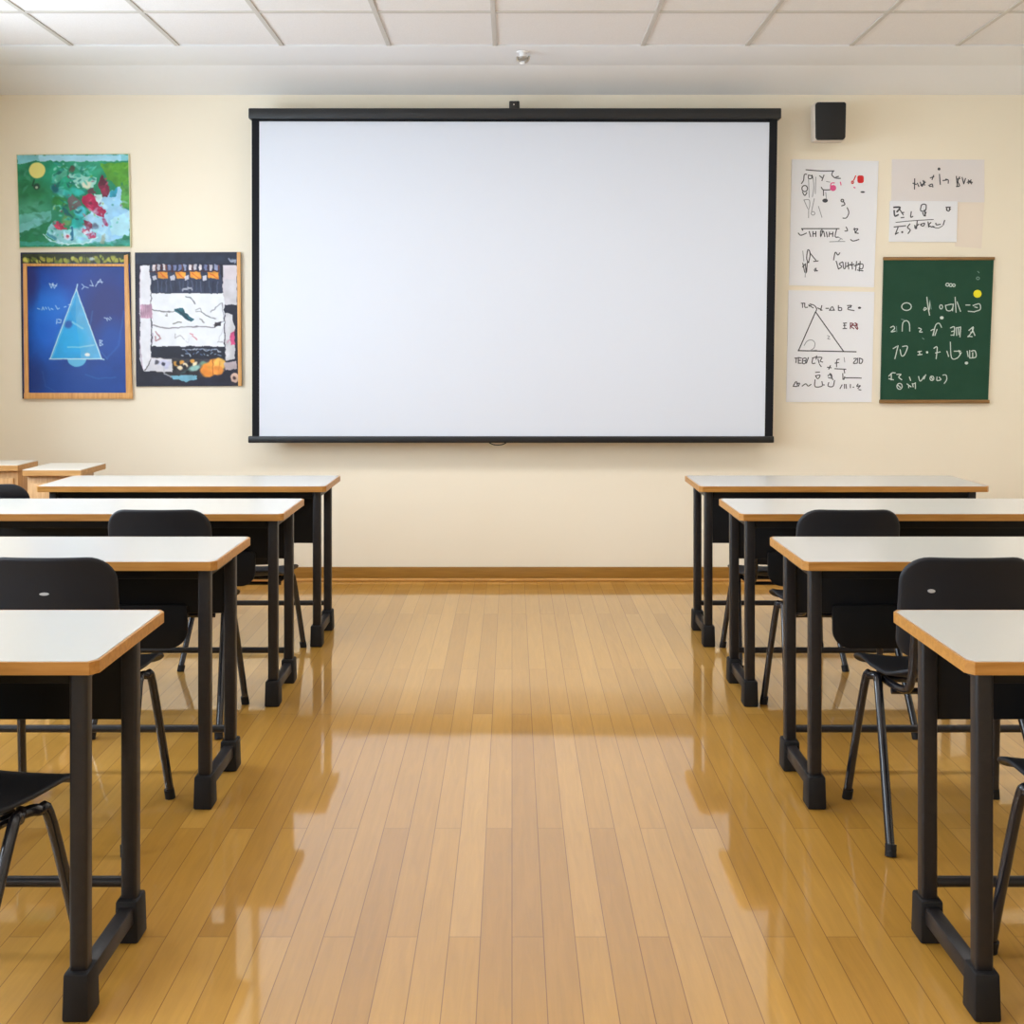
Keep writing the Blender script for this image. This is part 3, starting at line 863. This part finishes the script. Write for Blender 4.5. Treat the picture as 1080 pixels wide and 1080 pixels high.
A.poly([(340, 660), (400, 650), (470, 720), (380, 725)], (214, 62, 88), .95, .2)
A.line([(265, 765), (330, 830), (480, 858), (640, 846), (740, 790)], 12, (226, 240, 236), .8)
A.line([(300, 760), (370, 810)], 22, (40, 120, 140), .7)
A.ellipse(470, 785, 30, 26, (236, 222, 226), .9, .3); A.ellipse(470, 785, 14, 12, (196, 70, 90), .9, .3)
A.line([(520, 710), (515, 810)], 24, (16, 92, 126), .85)
A.poly([(590, 750), (640, 720), (730, 750), (720, 800), (680, 810)], (186, 52, 86), .95, .2)
A.poly([(610, 640), (670, 650), (700, 720), (640, 720)], (150, 50, 72), .95, .25)
A.poly([(600, 745), (690, 725), (690, 745), (620, 775)], (240, 240, 238), .9)
A.ellipse(715, 695, 26, 28, (90, 92, 110), .8, .3)
A.ellipse(805, 660, 18, 40, (166, 46, 86), .95, .2, 0, -25)
A.poly([(770, 780), (810, 760), (800, 850), (760, 850)], (170, 170, 140), .7, .2)
A.setwarp(2)
A.ellipse(209, 208, 70, 68, (240, 218, 124), 1, .06)
A.line([(185, 290), (170, 340)], 12, (26, 70, 50), .9); A.ellipse(205, 350, 30, 28, (40, 66, 56), .9, .2); A.ellipse(205, 358, 12, 12, (200, 206, 170), .9, .3)
A.setwarp(4)
PAL = {'plant': [(20, 112, 96), (30, 158, 128), (58, 176, 150), (110, 200, 176), (14, 84, 82), (40, 130, 72), (176, 222, 206)],
       'left': [(40, 120, 74), (70, 146, 110), (34, 108, 66), (96, 170, 140)], 'right': [(184, 214, 236), (150, 196, 226), (206, 232, 236)],
       'lime': [(86, 150, 40), (124, 176, 66), (70, 140, 60)], 'fruit': [(206, 44, 84), (150, 36, 66), (98, 44, 60), (226, 96, 120)]}
def dabs(n, zone, x0, x1, y0, y1, a, b, op):
    for _ in range(n):
        A.ellipse(random.uniform(x0, x1), random.uniform(y0, y1), random.uniform(a, 2 * a), random.uniform(b, 2 * b), random.choice(PAL[zone]), op, .35, .1, random.uniform(-70, 70))
dabs(34, 'left', 50, 300, 180, 840, 22, 8, .4)
dabs(40, 'plant', 340, 720, 150, 330, 16, 6, .65)
dabs(34, 'plant', 330, 640, 340, 700, 14, 6, .65)
dabs(22, 'lime', 790, 1005, 150, 300, 16, 7, .5)
dabs(12, 'lime', 945, 1000, 320, 540, 9, 6, .6)
dabs(20, 'right', 650, 1000, 470, 820, 26, 10, .4)
dabs(12, 'fruit', 620, 790, 430, 600, 12, 6, .6)
dabs(7, 'fruit', 750, 830, 280, 430, 10, 6, .6)
dabs(8, 'fruit', 350, 450, 670, 720, 9, 5, .6)
dabs(6, 'fruit', 610, 700, 650, 790, 9, 5, .6)
dabs(14, 'right', 320, 720, 740, 835, 14, 6, .6)
A.setwarp(2)
A.ellipse(209, 208, 70, 68, (240, 218, 124), 1, .06)
for k in range(50):
    A.ellipse(random.uniform(330, 980), random.uniform(150, 840), random.uniform(6, 16), random.uniform(4, 10),
              random.choice([(210, 236, 226), (24, 110, 100), (60, 180, 150), (160, 60, 80), (130, 170, 60)]), .5, .4, 0, random.uniform(-90, 90))
A.build('painted_surface', WALL_Y - .0146, r, .45, (.95, 1.02, 1.08))

# --- blue triangle painting in a wooden frame
CB = [(24.5, 268), (137.5, 267.5), (139, 418.5), (26, 419)]
r = sheet('painting', [(22.5, 266.5), (137.5, 266), (140, 420), (24.5, 420.5)], WALL_Y - .012, .0115, mat('navy_backing', rgb(28, 36, 66), 0.6),
          'blue painting of a pale glowing triangle in an orange wooden frame', 'painting', GA, part='backing_board')
A = Art(CB, (20, 262, 6.624), warp=3)
A.fill((14, 62, 150), .10)
A.ellipse(400, 250, 260, 150, (16, 66, 172), .8, .5)
A.ellipse(620, 420, 170, 260, (40, 48, 122), .9, .5)
A.ellipse(200, 520, 130, 260, (20, 108, 224), .9, .5)
A.ellipse(260, 400, 140, 110, (28, 122, 232), .7, .5)
A.ellipse(420, 930, 330, 120, (10, 70, 160), .8, .5)
A.ellipse(650, 640, 90, 130, (16, 78, 176), .7, .5)
A.ellipse(110, 900, 70, 120, (24, 52, 128), .7, .5)
A.ellipse(90, 230, 50, 150, (44, 40, 110), .7, .5)
A.line([(520, 440), (500, 560), (560, 700), (620, 770)], 10, (60, 110, 190), .45)
A.line([(740, 440), (700, 680), (620, 770)], 12, (50, 110, 196), .4)
A.line([(470, 880), (560, 910), (680, 900)], 8, (60, 130, 200), .4)
A.line([(170, 860), (190, 960), (260, 1000)], 8, (50, 100, 180), .35)
A.setwarp(1.5)
A.ellipse(410, 765, 68, 62, (96, 186, 232), 1, .05)
A.poly([(405, 285), (222, 772), (585, 772)], (26, 160, 232), 1, .06)
A.poly([(405, 285), (470, 480), (585, 772), (440, 772), (400, 480)], (110, 182, 228), .75, .06)
A.ellipse(380, 640, 90, 90, (14, 172, 240), .7, .5)
A.poly([(405, 300), (440, 400), (395, 520), (360, 430)], (70, 160, 222), .5)
A.ellipse(350, 530, 28, 26, (24, 72, 164), .8, .3)
A.line([(380, 515), (450, 560)], 14, (150, 210, 240), .7)
A.line([(345, 690), (430, 690), (530, 675)], 10, (160, 216, 240), .7)
A.ellipse(484, 742, 18, 13, (240, 248, 250), 1, .2)
for seg in ([(405, 285), (225, 770)], [(405, 285), (582, 770)], [(220, 772), (588, 772), (600, 776)], [(405, 290), (415, 252)]):
    A.line(seg, 8, (206, 236, 248), .95)
A.line([(240, 760), (400, 330)], 3, (220, 240, 250), .6)
WH = (214, 234, 250)
for s in ([(218, 245), (232, 278), (245, 245)], [(240, 245), (252, 280), (272, 248)], [(222, 250), (270, 262)],
          [(445, 250), (462, 268), (445, 285)], [(470, 268), (490, 275)], [(508, 225), (522, 260)], [(500, 258), (525, 262)], [(540, 265), (575, 215), (585, 245)], [(555, 235), (590, 235)],
          [(600, 485), (618, 490), (622, 505)], [(622, 485), (640, 500)], [(640, 480), (650, 492)],
          [(570, 640), (570, 678)], [(570, 640), (588, 645), (575, 658), (592, 672), (572, 680)],
          [(270, 495), (268, 528)], [(280, 495), (302, 500), (295, 520), (275, 518)],
          [(135, 420), (150, 425)], [(165, 430), (172, 410), (182, 430)], [(190, 412), (198, 425)], [(210, 412), (222, 430)], [(232, 420), (245, 428)], [(262, 400), (275, 425), (288, 418)],
          [(322, 412), (335, 408)], [(352, 395), (368, 390)]):
    A.line(s, 6, WH, .85)
# flowered strip above, wooden bands drawn round the picture
A.setwarp(3)
A.poly([(0, 0), (828, 0), (828, 106), (0, 106)], (52, 62, 40), 1, .3)
for k in range(26):
    x = 60 + k * 26.5
    if 430 < x < 560 and k % 2: continue
    A.ellipse(x + random.uniform(-8, 8), random.uniform(66, 96), random.uniform(14, 26), random.uniform(8, 18), random.choice([(176, 178, 66), (148, 160, 60), (204, 200, 96), (120, 138, 52)]), .9, .25, .2, random.uniform(-60, 60))
for k in range(12):
    x = 80 + k * 56
    A.line([(x, 60), (x + random.uniform(-10, 20), 104)], 7, (24, 28, 20), .8)
A.ellipse(515, 75, 20, 12, (206, 220, 220), .8, .4)
A.build('painted_surface', WALL_Y - .0126, r, .35)
cv = conv(20, 262, 6.624)
f = MB()
def band(pts, y0=WALL_Y - .024):
    f.prism([at(*cv(p)) for p in pts], y0, WALL_Y - .0115, 0, .002)
band([(38, 106), (64, 106), (78, 1012), (48, 1012)])
band([(742, 50), (768, 44), (800, 1012), (756, 1012)])
band([(45, 1008), (802, 1008), (802, 1050), (45, 1050)])
band([(60, 107), (745, 110), (745, 128), (60, 126)])
lp(f.build('wooden_frame', M['frame_wood'], r))

# --- dark collage painting with a wooden edge
CD = [(143.5, 267), (251.5, 266.3), (252.5, 406.5), (145, 407)]
r = sheet('painting', [(143, 266.5), (254, 266), (255.5, 407), (144.3, 407.5)], WALL_Y - .014, .0135, mat('dark_backing', rgb(44, 42, 52), 0.6),
          'dark collage painting with white panels and orange flowers, right next to screen', 'painting', GA, part='canvas')
r['label'] = 'dark navy collage painting with white panels and orange flowers beside the screen edge'
A = Art(CD, (140, 260, 7.108), warp=5)
A.fill((38, 40, 56), .16)
A.poly([(24, 44), (800, 44), (800, 130), (24, 130)], (44, 52, 72), 1, .12)
WHT = (226, 228, 238)
A.poly([(60, 140), (140, 140), (140, 830), (300, 840), (310, 930), (90, 935), (60, 860)], WHT, 1, .04)
A.poly([(130, 135), (660, 135), (680, 350), (145, 350)], (52, 60, 84), 1, .14)
for k in range(13):
    x = 150 + k * 39
    A.poly([(x, 135), (x + 26, 138), (x + 22, 178), (x + 4, 182)], random.choice([(206, 204, 216), (150, 160, 196), (226, 218, 220), (110, 120, 160)]), .95, .15)
    A.line([(x + 30, 140), (x + 33, 200)], 8, random.choice([(70, 32, 40), (40, 44, 70), (120, 64, 50)]), .9)
for x0, x1 in ((190, 265), (322, 400), (430, 512), (562, 645)):
    A.poly([(x0, 192), (x1, 190), (x1 + 4, 242), (x0 + 10, 238)], (236, 158, 58), .95, .2)
    A.line([(x0 + 20, 200), (x1 - 10, 236)], 8, (200, 84, 40), .7)
    A.poly([(x0 - 40, 225), (x0 - 6, 215), (x0, 250), (x0 - 30, 260)], (214, 214, 226), .85, .1)
A.line([(135, 190), (650, 184)], 9, (70, 36, 44), .8)
for k in range(16):
    x = 160 + k * 32
    A.line([(x, 262), (x + random.uniform(-14, 14), 340)], 9, random.choice([(74, 84, 112), (92, 100, 128), (40, 46, 66)]), .7)
for k in range(8):
    A.ellipse(380 + k * 10, 320 + random.uniform(-12, 12), 8, 8, (200, 204, 220), .7, .4)
A.poly([(145, 352), (690, 352), (690, 748), (150, 748)], (230, 234, 242), 1, .03)
A.poly([(680, 140), (785, 140), (785, 440), (690, 436), (678, 300)], (206, 204, 212), 1, .06)
A.poly([(690, 140), (785, 140), (785, 250), (690, 250)], (216, 206, 214), .8, .05)
A.poly([(62, 440), (150, 430), (156, 540), (66, 540)], (196, 160, 186), .9, .22)
for k in range(6):
    A.line([(75 + k * 14, 440), (72 + k * 14, 535)], 5, (150, 90, 120), .5)
A.line([(155, 470), (220, 490), (310, 490), (340, 470)], 6, (70, 72, 80), .9)
A.line([(260, 505), (265, 525), (250, 520)], 6, (90, 92, 100), .9)
A.poly([(318, 465), (380, 458), (400, 500), (465, 545), (440, 568), (370, 520), (325, 490)], (42, 92, 106), 1, .25)
A.line([(330, 470), (440, 560)], 8, (30, 50, 66), .8)
A.line([(405, 378), (440, 384), (455, 405), (472, 432)], 8, (90, 94, 104), .9)
A.line([(478, 475), (510, 462), (520, 490), (480, 485)], 5, (120, 124, 130), .9)
A.line([(520, 490), (570, 525), (625, 545)], 6, (80, 84, 92), .9)
A.line([(590, 490), (672, 425), (690, 560), (612, 590)], 5, (110, 112, 124), .9)
A.poly([(625, 570), (670, 560), (668, 590), (610, 610)], (60, 56, 64), 1, .2)
A.line([(310, 580), (330, 572), (365, 568)], 7, (80, 84, 80), .9); A.line([(510, 545), (540, 572)], 7, (110, 112, 116), .8)
A.line([(155, 590), (250, 612), (400, 606), (500, 600), (610, 606)], 7, (96, 92, 104), .9)
A.line([(180, 640), (215, 690), (180, 710), (175, 670)], 7, (140, 70, 84), .8); A.line([(155, 650), (152, 720)], 6, (140, 120, 150), .7)
A.line([(320, 660), (325, 690), (360, 668), (390, 700)], 5, (140, 140, 148), .8); A.line([(400, 710), (420, 718), (425, 690)], 4, (190, 192, 200), .8)
A.line([(435, 650), (460, 660), (455, 672), (485, 695)], 7, (200, 110, 124), .8)
A.line([(640, 720), (690, 600)], 5, (180, 180, 190), .8); A.line([(640, 715), (680, 715)], 6, (150, 150, 160), .8)
A.poly([(695, 500), (750, 510), (760, 580), (770, 600), (770, 840), (700, 860)], (208, 208, 214), 1, .1)
A.poly([(735, 650), (770, 630), (770, 740), (740, 740)], (186, 64, 110), .9, .3)
A.line([(710, 720), (740, 690)], 6, (200, 130, 160), .7)
A.poly([(150, 752), (690, 752), (690, 840), (150, 826)], (36, 40, 54), 1, .12)
for k in range(22):
    x = 375 + (k % 11) * 27; y = 775 + (k // 11) * 34 + random.uniform(-8, 8)
    A.line([(x, y), (x + random.uniform(6, 22), y + random.uniform(-16, 16))], 7, random.choice([(140, 160, 190), (90, 110, 150), (190, 200, 216)]), .9)
A.line([(395, 775), (520, 768), (640, 775)], 6, (190, 200, 220), .7)
A.poly([(150, 830), (700, 850), (785, 900), (700, 930), (640, 960), (430, 1000), (220, 950), (90, 930)], (62, 60, 66), .85, .3)
A.poly([(150, 835), (300, 845), (300, 940), (100, 935)], (220, 220, 230), .95, .06)
for p in ((190, 870), (235, 870), (250, 900), (270, 880)):
    A.ellipse(p[0], p[1], 26, 18, (196, 198, 224), .95, .2, .1, random.uniform(-40, 40))
A.ellipse(235, 880, 14, 14, (40, 42, 62), .9, .3); A.ellipse(185, 868, 16, 16, (50, 50, 58), .8, .3)
A.line([(235, 905), (245, 950), (290, 980)], 10, (190, 192, 200), .8)
for p in ((330, 880), (372, 868), (400, 890), (360, 910), (450, 860), (470, 880)):
    A.ellipse(p[0], p[1], 20, 15, random.choice([(226, 190, 100), (238, 224, 190), (220, 160, 70)]), .95, .25, .1, random.uniform(-50, 50))
for p in ((345, 875), (395, 905), (430, 880), (480, 905), (320, 915), (415, 935)):
    A.ellipse(p[0], p[1], 12, 14, (20, 20, 26), .95, .25)
A.line([(450, 880), (420, 960)], 9, (24, 30, 34), .9); A.line([(480, 890), (360, 960)], 8, (60, 90, 90), .8)
A.ellipse(470, 910, 44, 20, (150, 196, 190), .9, .3, .1, -20); A.ellipse(540, 880, 30, 20, (130, 176, 150), .8, .3)
A.poly([(285, 970), (380, 965), (490, 965), (480, 995), (420, 1010), (400, 1022), (385, 1005), (310, 995)], (116, 176, 200), .95, .14)
A.ellipse(570, 925, 58, 52, (236, 146, 56), 1, .12, .12); A.ellipse(610, 890, 50, 46, (240, 160, 66), 1, .15, .12)
A.ellipse(655, 880, 46, 44, (242, 186, 92), 1, .15, .12); A.ellipse(640, 930, 44, 34, (238, 150, 66), 1, .15, .12)
A.line([(606, 850), (604, 960)], 6, (150, 80, 40), .8); A.line([(660, 860), (650, 930)], 5, (200, 120, 50), .7)
A.poly([(690, 870), (780, 860), (785, 915), (700, 930)], (206, 190, 196), .9, .12)
A.ellipse(770, 985, 32, 34, (206, 176, 160), 1, .1, .1); A.ellipse(768, 985, 12, 12, (60, 40, 44), .9, .3)
A.line([(722, 92), (740, 112), (775, 100), (770, 122)], 11, (150, 160, 190), .85); A.ellipse(755, 105, 20, 14, (180, 188, 206), .6, .4)
A.line([(60, 160), (48, 640), (80, 920)], 6, (120, 84, 120), .6)
A.build('painted_surface', WALL_Y - .0146, r)
lp(MB().prism([at(250.6, 266.2), at(254.4, 266), at(255.8, 407), at(252, 407)], WALL_Y - .022, WALL_Y - .0135, 0, .0015).build('wooden_edge', M['frame_wood'], r))

# ------------------------------------------------------------------ desks
DL, DD, TOP = 1.34, 0.48, 0.75
def make_desk(panel_z, length=DL, tray=0, inset=.016, leg_in=.054):
    """origin: floor, middle of the near edge; the near edge lies along local -y"""
    r = empty('classroom_desk')
    h = length / 2
    e = MB()
    # wooden lipping round the laminate, with cut corners
    o = [(-h, .02), (-h + .014, 0), (h - .014, 0), (h, .02), (h, DD - .02), (h - .014, DD), (-h + .014, DD), (-h, DD - .02)]
    i = [(p[0] * (1 - .006 / h), DD / 2 + (p[1] - DD / 2) * (1 - .006 / (DD / 2))) for p in o]
    t = MB()
    tb = t.bm
    c1 = [tb.verts.new((p[0] * .9995, DD / 2 + (p[1] - DD / 2) * .999, TOP - .025)) for p in i]
    c2 = [tb.verts.new((p[0] * .9995, DD / 2 + (p[1] - DD / 2) * .999, TOP)) for p in i]
    tb.faces.new(c1[::-1]); tb.faces.new(c2)
    for k in range(len(i)):
        j = (k + 1) % len(i)
        tb.faces.new((c1[k], c1[j], c2[j], c2[k]))
    t = t.build('tabletop', M['laminate'], r, smooth=False)
    bm = e.bm
    n = len(o)
    zz = (TOP - .0262, TOP - .0008)
    ro = [[bm.verts.new((p[0], p[1], z)) for p in o] for z in zz]
    ri = [[bm.verts.new((p[0], p[1], z)) for p in i] for z in zz]
    for k in range(n):
        j = (k + 1) % n
        bm.faces.new((ro[0][k], ro[0][j], ro[1][j], ro[1][k]))
        bm.faces.new((ri[0][j], ri[0][k], ri[1][k], ri[1][j]))
        bm.faces.new((ro[1][k], ro[1][j], ri[1][j], ri[1][k]))
        bm.faces.new((ro[0][j], ro[0][k], ri[0][k], ri[0][j]))
    e.build('edge_band', M['edge'], t, smooth=False)
    lx, ya, yb, w = h - leg_in, .09, .41, .0185
    for sx in (-1, 1):
        x = sx * lx
        for yy in (ya, yb):
            MB().box(x - w, x + w, yy - w, yy + w, .04, TOP - .0262, .007, 3).build('leg', M['desk_metal'], r)
        rail = MB().box(x - .017, x + .017, ya + .03, yb - .03, .045, .085, .005, 2).build('foot_rail', M['desk_metal'], r)
        for yy in (ya, yb):
            MB().taper(x - .028, x + .028, yy - .036, yy + .036, 0, .098, .92, .006).build('foot_block', M['rubber'], rail)
        MB().box(x - .012, x + .012, ya + .02, yb - .02, TOP - .062, TOP - .0265, .003).build('side_rail', M['desk_metal'], r)
    MB().box(-lx + inset, lx - inset, yb - .008, yb + .008, panel_z, TOP - .027, .004).build('modesty_panel', M['panel'], r)
    if tray:      # rounded lower panel under the seat place by the aisle
        a, b = sorted((tray * (h - .19), tray * (h - .62)))
        MB().prism([(p[0], p[1]) for p in rrect(a, b, panel_z - .112, panel_z + .03, .06, .01)], yb - .022, yb - .0085, 0, .003).build('lower_panel', M['panel'], r)
    MB().box(-lx + .02, lx - .02, ya - .008, ya + .012, TOP - .066, TOP - .0265, .003).build('apron', M['panel'], r)
    MB().tube([(-lx + .01, yb, .13), (lx - .01, yb, .13)], .0125, 12, False).build('stretcher', M['desk_metal'], r)
    return r

rows = [2.36, 3.48, 4.50, 5.42]
edgeL = [-.828, -.87, -.87, -.852]
edgeR = [.908, .857, .866, .858]
ordn = ['row nearest the camera', 'third row from screen', 'second row from screen', 'row nearest the screen']
d_std = make_desk(.51, leg_in=.063)
d_low = make_desk(.425, 1.33, 0, .05)
d_left = make_desk(.51, DL, 1)
d_right = make_desk(.51, DL, -1)
used = set()
for i, y in enumerate(rows):
    for side, ex in (('painting', edgeL[i]), ('chalkboard', edgeR[i])):
        src = d_low if i == 3 else d_std if i == 0 else d_left if side == 'painting' else d_right
        ln = 1.33 if i == 3 else DL
        o = copy_tree(src) if src.name in used else src
        used.add(src.name)
        o.location = (ex + (-1 if side == 'painting' else 1) * ln / 2, y, 0)
        tag(o, 'white-topped black desk on the %s side of the aisle, %s' % (side, ordn[i]), 'desk', 'classroom desks along the aisle')

# ------------------------------------------------------------------ chairs
def make_chair():
    """origin: floor under the seat centre; the sitter faces +y"""
    r = empty('school_chair')
    def seat(u, v):
        z = .448 - .012 * (1 - (u / .2) ** 2)
        dz = 0
        if v > .1: z -= .035 * ((v - .1) / .11) ** 2; dz = -.07 * (v - .1) / .0121
        if v < -.06: z += .045 * ((-.06 - v) / .14) ** 2; dz = -.09 * (-.06 - v) / .0196
        return (u * (1 - .12 * max(0, -v) / .2), v, z), (-.024 * u / .04, -dz, 1)
    MB().pad(rrect(-.2, .2, -.2, .22, .07, .055), seat, .012, .006).build('seat', M['plastic'], r, angle=60)
    def back(u, v):
        y = -.205 - .17 * v + .032 * (u / .185) ** 2 - .12 * max(0, v - .22) ** 2 / .08
        return (u, y, .515 + v), (-.064 * u / .034, 1, .17)
    b = MB().pad(rrect(-.185, .185, 0, .293, .06, .072), back, .014, .009).build('backrest', M['plastic'], r, angle=60)
    for sx in (-1, 1):
        MB().tube([(sx * .226, -.268, .012), (sx * .196, -.07, .385), (sx * .188, -.03, .413), (sx * .17, .0, .416)], .0125, 12).build('leg', M['tube'], r)
        MB().tube([(sx * .226, .15, .012), (sx * .198, .065, .37), (sx * .188, .035, .408), (sx * .17, .0, .411)], .0125, 12).build('leg', M['tube'], r)
        MB().tube([(sx * .15, -.243, .66), (sx * .15, -.226, .54), (sx * .152, -.218, .47), (sx * .155, -.19, .43), (sx * .16, -.1, .414), (sx * .165, -.01, .412)], .0115, 12).build('back_upright', M['tube'], r)
    legs = [c for c in r.children if c.name.startswith('leg')]
    for c, (x, y) in zip(legs, ((-.226, -.268), (-.226, .15), (.226, -.268), (.226, .15))):
        MB().tube([(x, y, 0), (x * .985, y * .97, .03)], .0155, 12, False).build('rubber_foot', M['rubber'], c)
    MB().tube([(-.165, 0, .408), (.165, 0, .408)], .0115, 12, False).build('stretcher', M['tube'], r)
    MB().tube([(-.17, -.10, .4), (.17, -.10, .4)], .009, 10, False).build('stretcher', M['tube'], r)
    return r

chair = make_chair()
GC = 'dark school chairs tucked at the desks'
ch = [  # x, y, z-scale, rz, label
    (-1.182, 2.495, 1, -.25, 'dark chair whose seat shows beneath the nearest desk on the painting side'),
    (1.315, 2.55, 1, 0, 'dark chair partly seen beneath the nearest desk on the chalkboard side, at the picture edge'),
    (-1.272, 3.48, 1, 0, 'dark school chair just beyond the nearest painting-side desk, pale mark on its back'),
    (1.252, 3.48, 1, 0, 'dark school chair just beyond the nearest chalkboard-side desk, pale oval mark on its back'),
    (-1.260, 4.45, 1, 0, 'dark school chair tucked at the second-row desk on the painting side'),
    (1.202, 4.45, 1, 0, 'dark school chair tucked at the second-row desk on the chalkboard side'),
    (-1.19, 5.33, .86, 0, 'low dark chair under the front-row desk on the painting side'),
    (1.20, 5.33, .86, 0, 'low dark chair under the front-row desk on the chalkboard side'),
    (-2.235, 5.255, 1, 0, 'dark chair with rounded back in front of the wooden corner cabinets'),
]
chairs = []
for i, (x, y, s, rz, lab) in enumerate(ch):
    o = chair if i == 0 else copy_tree(chair)
    o.location = (x, y, 0); o.scale = (1, 1, s); o.rotation_euler = (0, 0, rz)
    tag(o, lab, 'chair', GC)
    chairs.append(o)
def mark(chair_o, px, py, rx, rz_):
    b = [c for c in chair_o.children if c.name.startswith('backrest')][0]
    x = (px - CX) * (chair_o.location.y - .27) / F - chair_o.location.x
    z = CH - (py - HZ) * (chair_o.location.y - .27) / F
    v = z - .515
    y = -.205 - .17 * v + .032 * (x / .185) ** 2 - .0075
    m_ = MB()
    m_.prism([(x + rx * math.cos(k * math.pi / 8), z + rz_ * math.sin(k * math.pi / 8)) for k in range(16)], y - .003, y + .004, 0, 0)
    o = m_.build('rivet', M['rivet'], b)
    o['label'] = 'pale oval mark'
mark(chairs[2], 43, 628.5, .013, .004)
mark(chairs[3], 987, 626, .010, .005)

# ------------------------------------------------------------------ wooden cabinets in the corner
def cabinet(x0, x1, y0, y1, h, label, hang):
    r = empty('wooden_cabinet', ((x0 + x1) / 2, (y0 + y1) / 2, 0))
    tag(r, label, 'cabinet', 'wooden cabinets in the corner')
    lp(MB().box(x0 + .012, x1 - hang, y0 + .03, y1 - .01, 0.0, h - .03, .004).build('body', M['cab_wood'], r))
    t = lp(MB().box(x0, x1, y0, y1, h - .004, h, .001, 1).build('top', M['cab_top'], r))
    lp2 = MB().box(x0, x1, y0, y1, h - .032, h - .004, .002, 1).build('edge_band', M['cab_edge'], t)
    lp2.data.transform(Matrix.Translation(-r.location))
    d = lp(MB().box(x0 + .03, x1 - hang - .02, y0 + .016, y0 + .03, .08, h - .07, .003).build('door', M['cab_wood'], r))
    k = MB().tube([(x1 - hang - .06, y0 + .016, h * .6), (x1 - hang - .06, y0 + .002, h * .6)], .010, 12, False).build('knob', M['steel'], d)
    k.data.transform(Matrix.Translation(-r.location))
    return r
cabinet(-3.06, -2.535, 6.08, 6.34, .785, 'pale wooden cabinet, the taller of two in the corner under the paintings', .012)
cabinet(-2.45, -2.155, 5.93, 6.29, .775, 'pale wooden cabinet, the lower of two, just behind the front painting-side desk', .06)

# ------------------------------------------------------------------ light
for i, (a, b) in enumerate(wins):
    L = bpy.data.lights.new('daylight', 'AREA')
    L.shape = 'RECTANGLE'; L.size_y = b - a; L.size = 1.5
    L.energy = DAY_ENERGY * (1.1 if i == 2 else 1.0)
    L.color = (0.74, 0.87, 1.0)
    o = bpy.data.objects.new('daylight', L)
    o.location = (XL - .35, (a + b) / 2, (WZ0 + WZ1) / 2 + .1)
    o.rotation_euler = (0, math.radians(-90), 0)
    link(o)

w = bpy.data.worlds.new('sky')
bpy.context.scene.world = w
w.use_nodes = True
bg = w.node_tree.nodes['Background']
bg.inputs['Color'].default_value = (0.75, 0.87, 1.0, 1)
bg.inputs['Strength'].default_value = 1.0

# ------------------------------------------------------------------ camera
cam = bpy.data.cameras.new('camera')
cam.sensor_width = 36.0
cam.lens = F / 1080.0 * 36.0
cam.shift_x = 0.0
cam.shift_y = (HZ - 540.0) / 1080.0
cam.clip_start = 0.05
o = bpy.data.objects.new('camera', cam)
o.location = (0, 0, CH)
o.rotation_euler = (math.radians(90), 0, 0)
link(o)
sc_ = bpy.context.scene
sc_.camera = o
sc_.view_settings.view_transform = 'Standard'
sc_.view_settings.look = 'None'
sc_.view_settings.gamma = 1.0
sc_.view_settings.exposure = -0.15
sc_.view_settings.use_curve_mapping = False
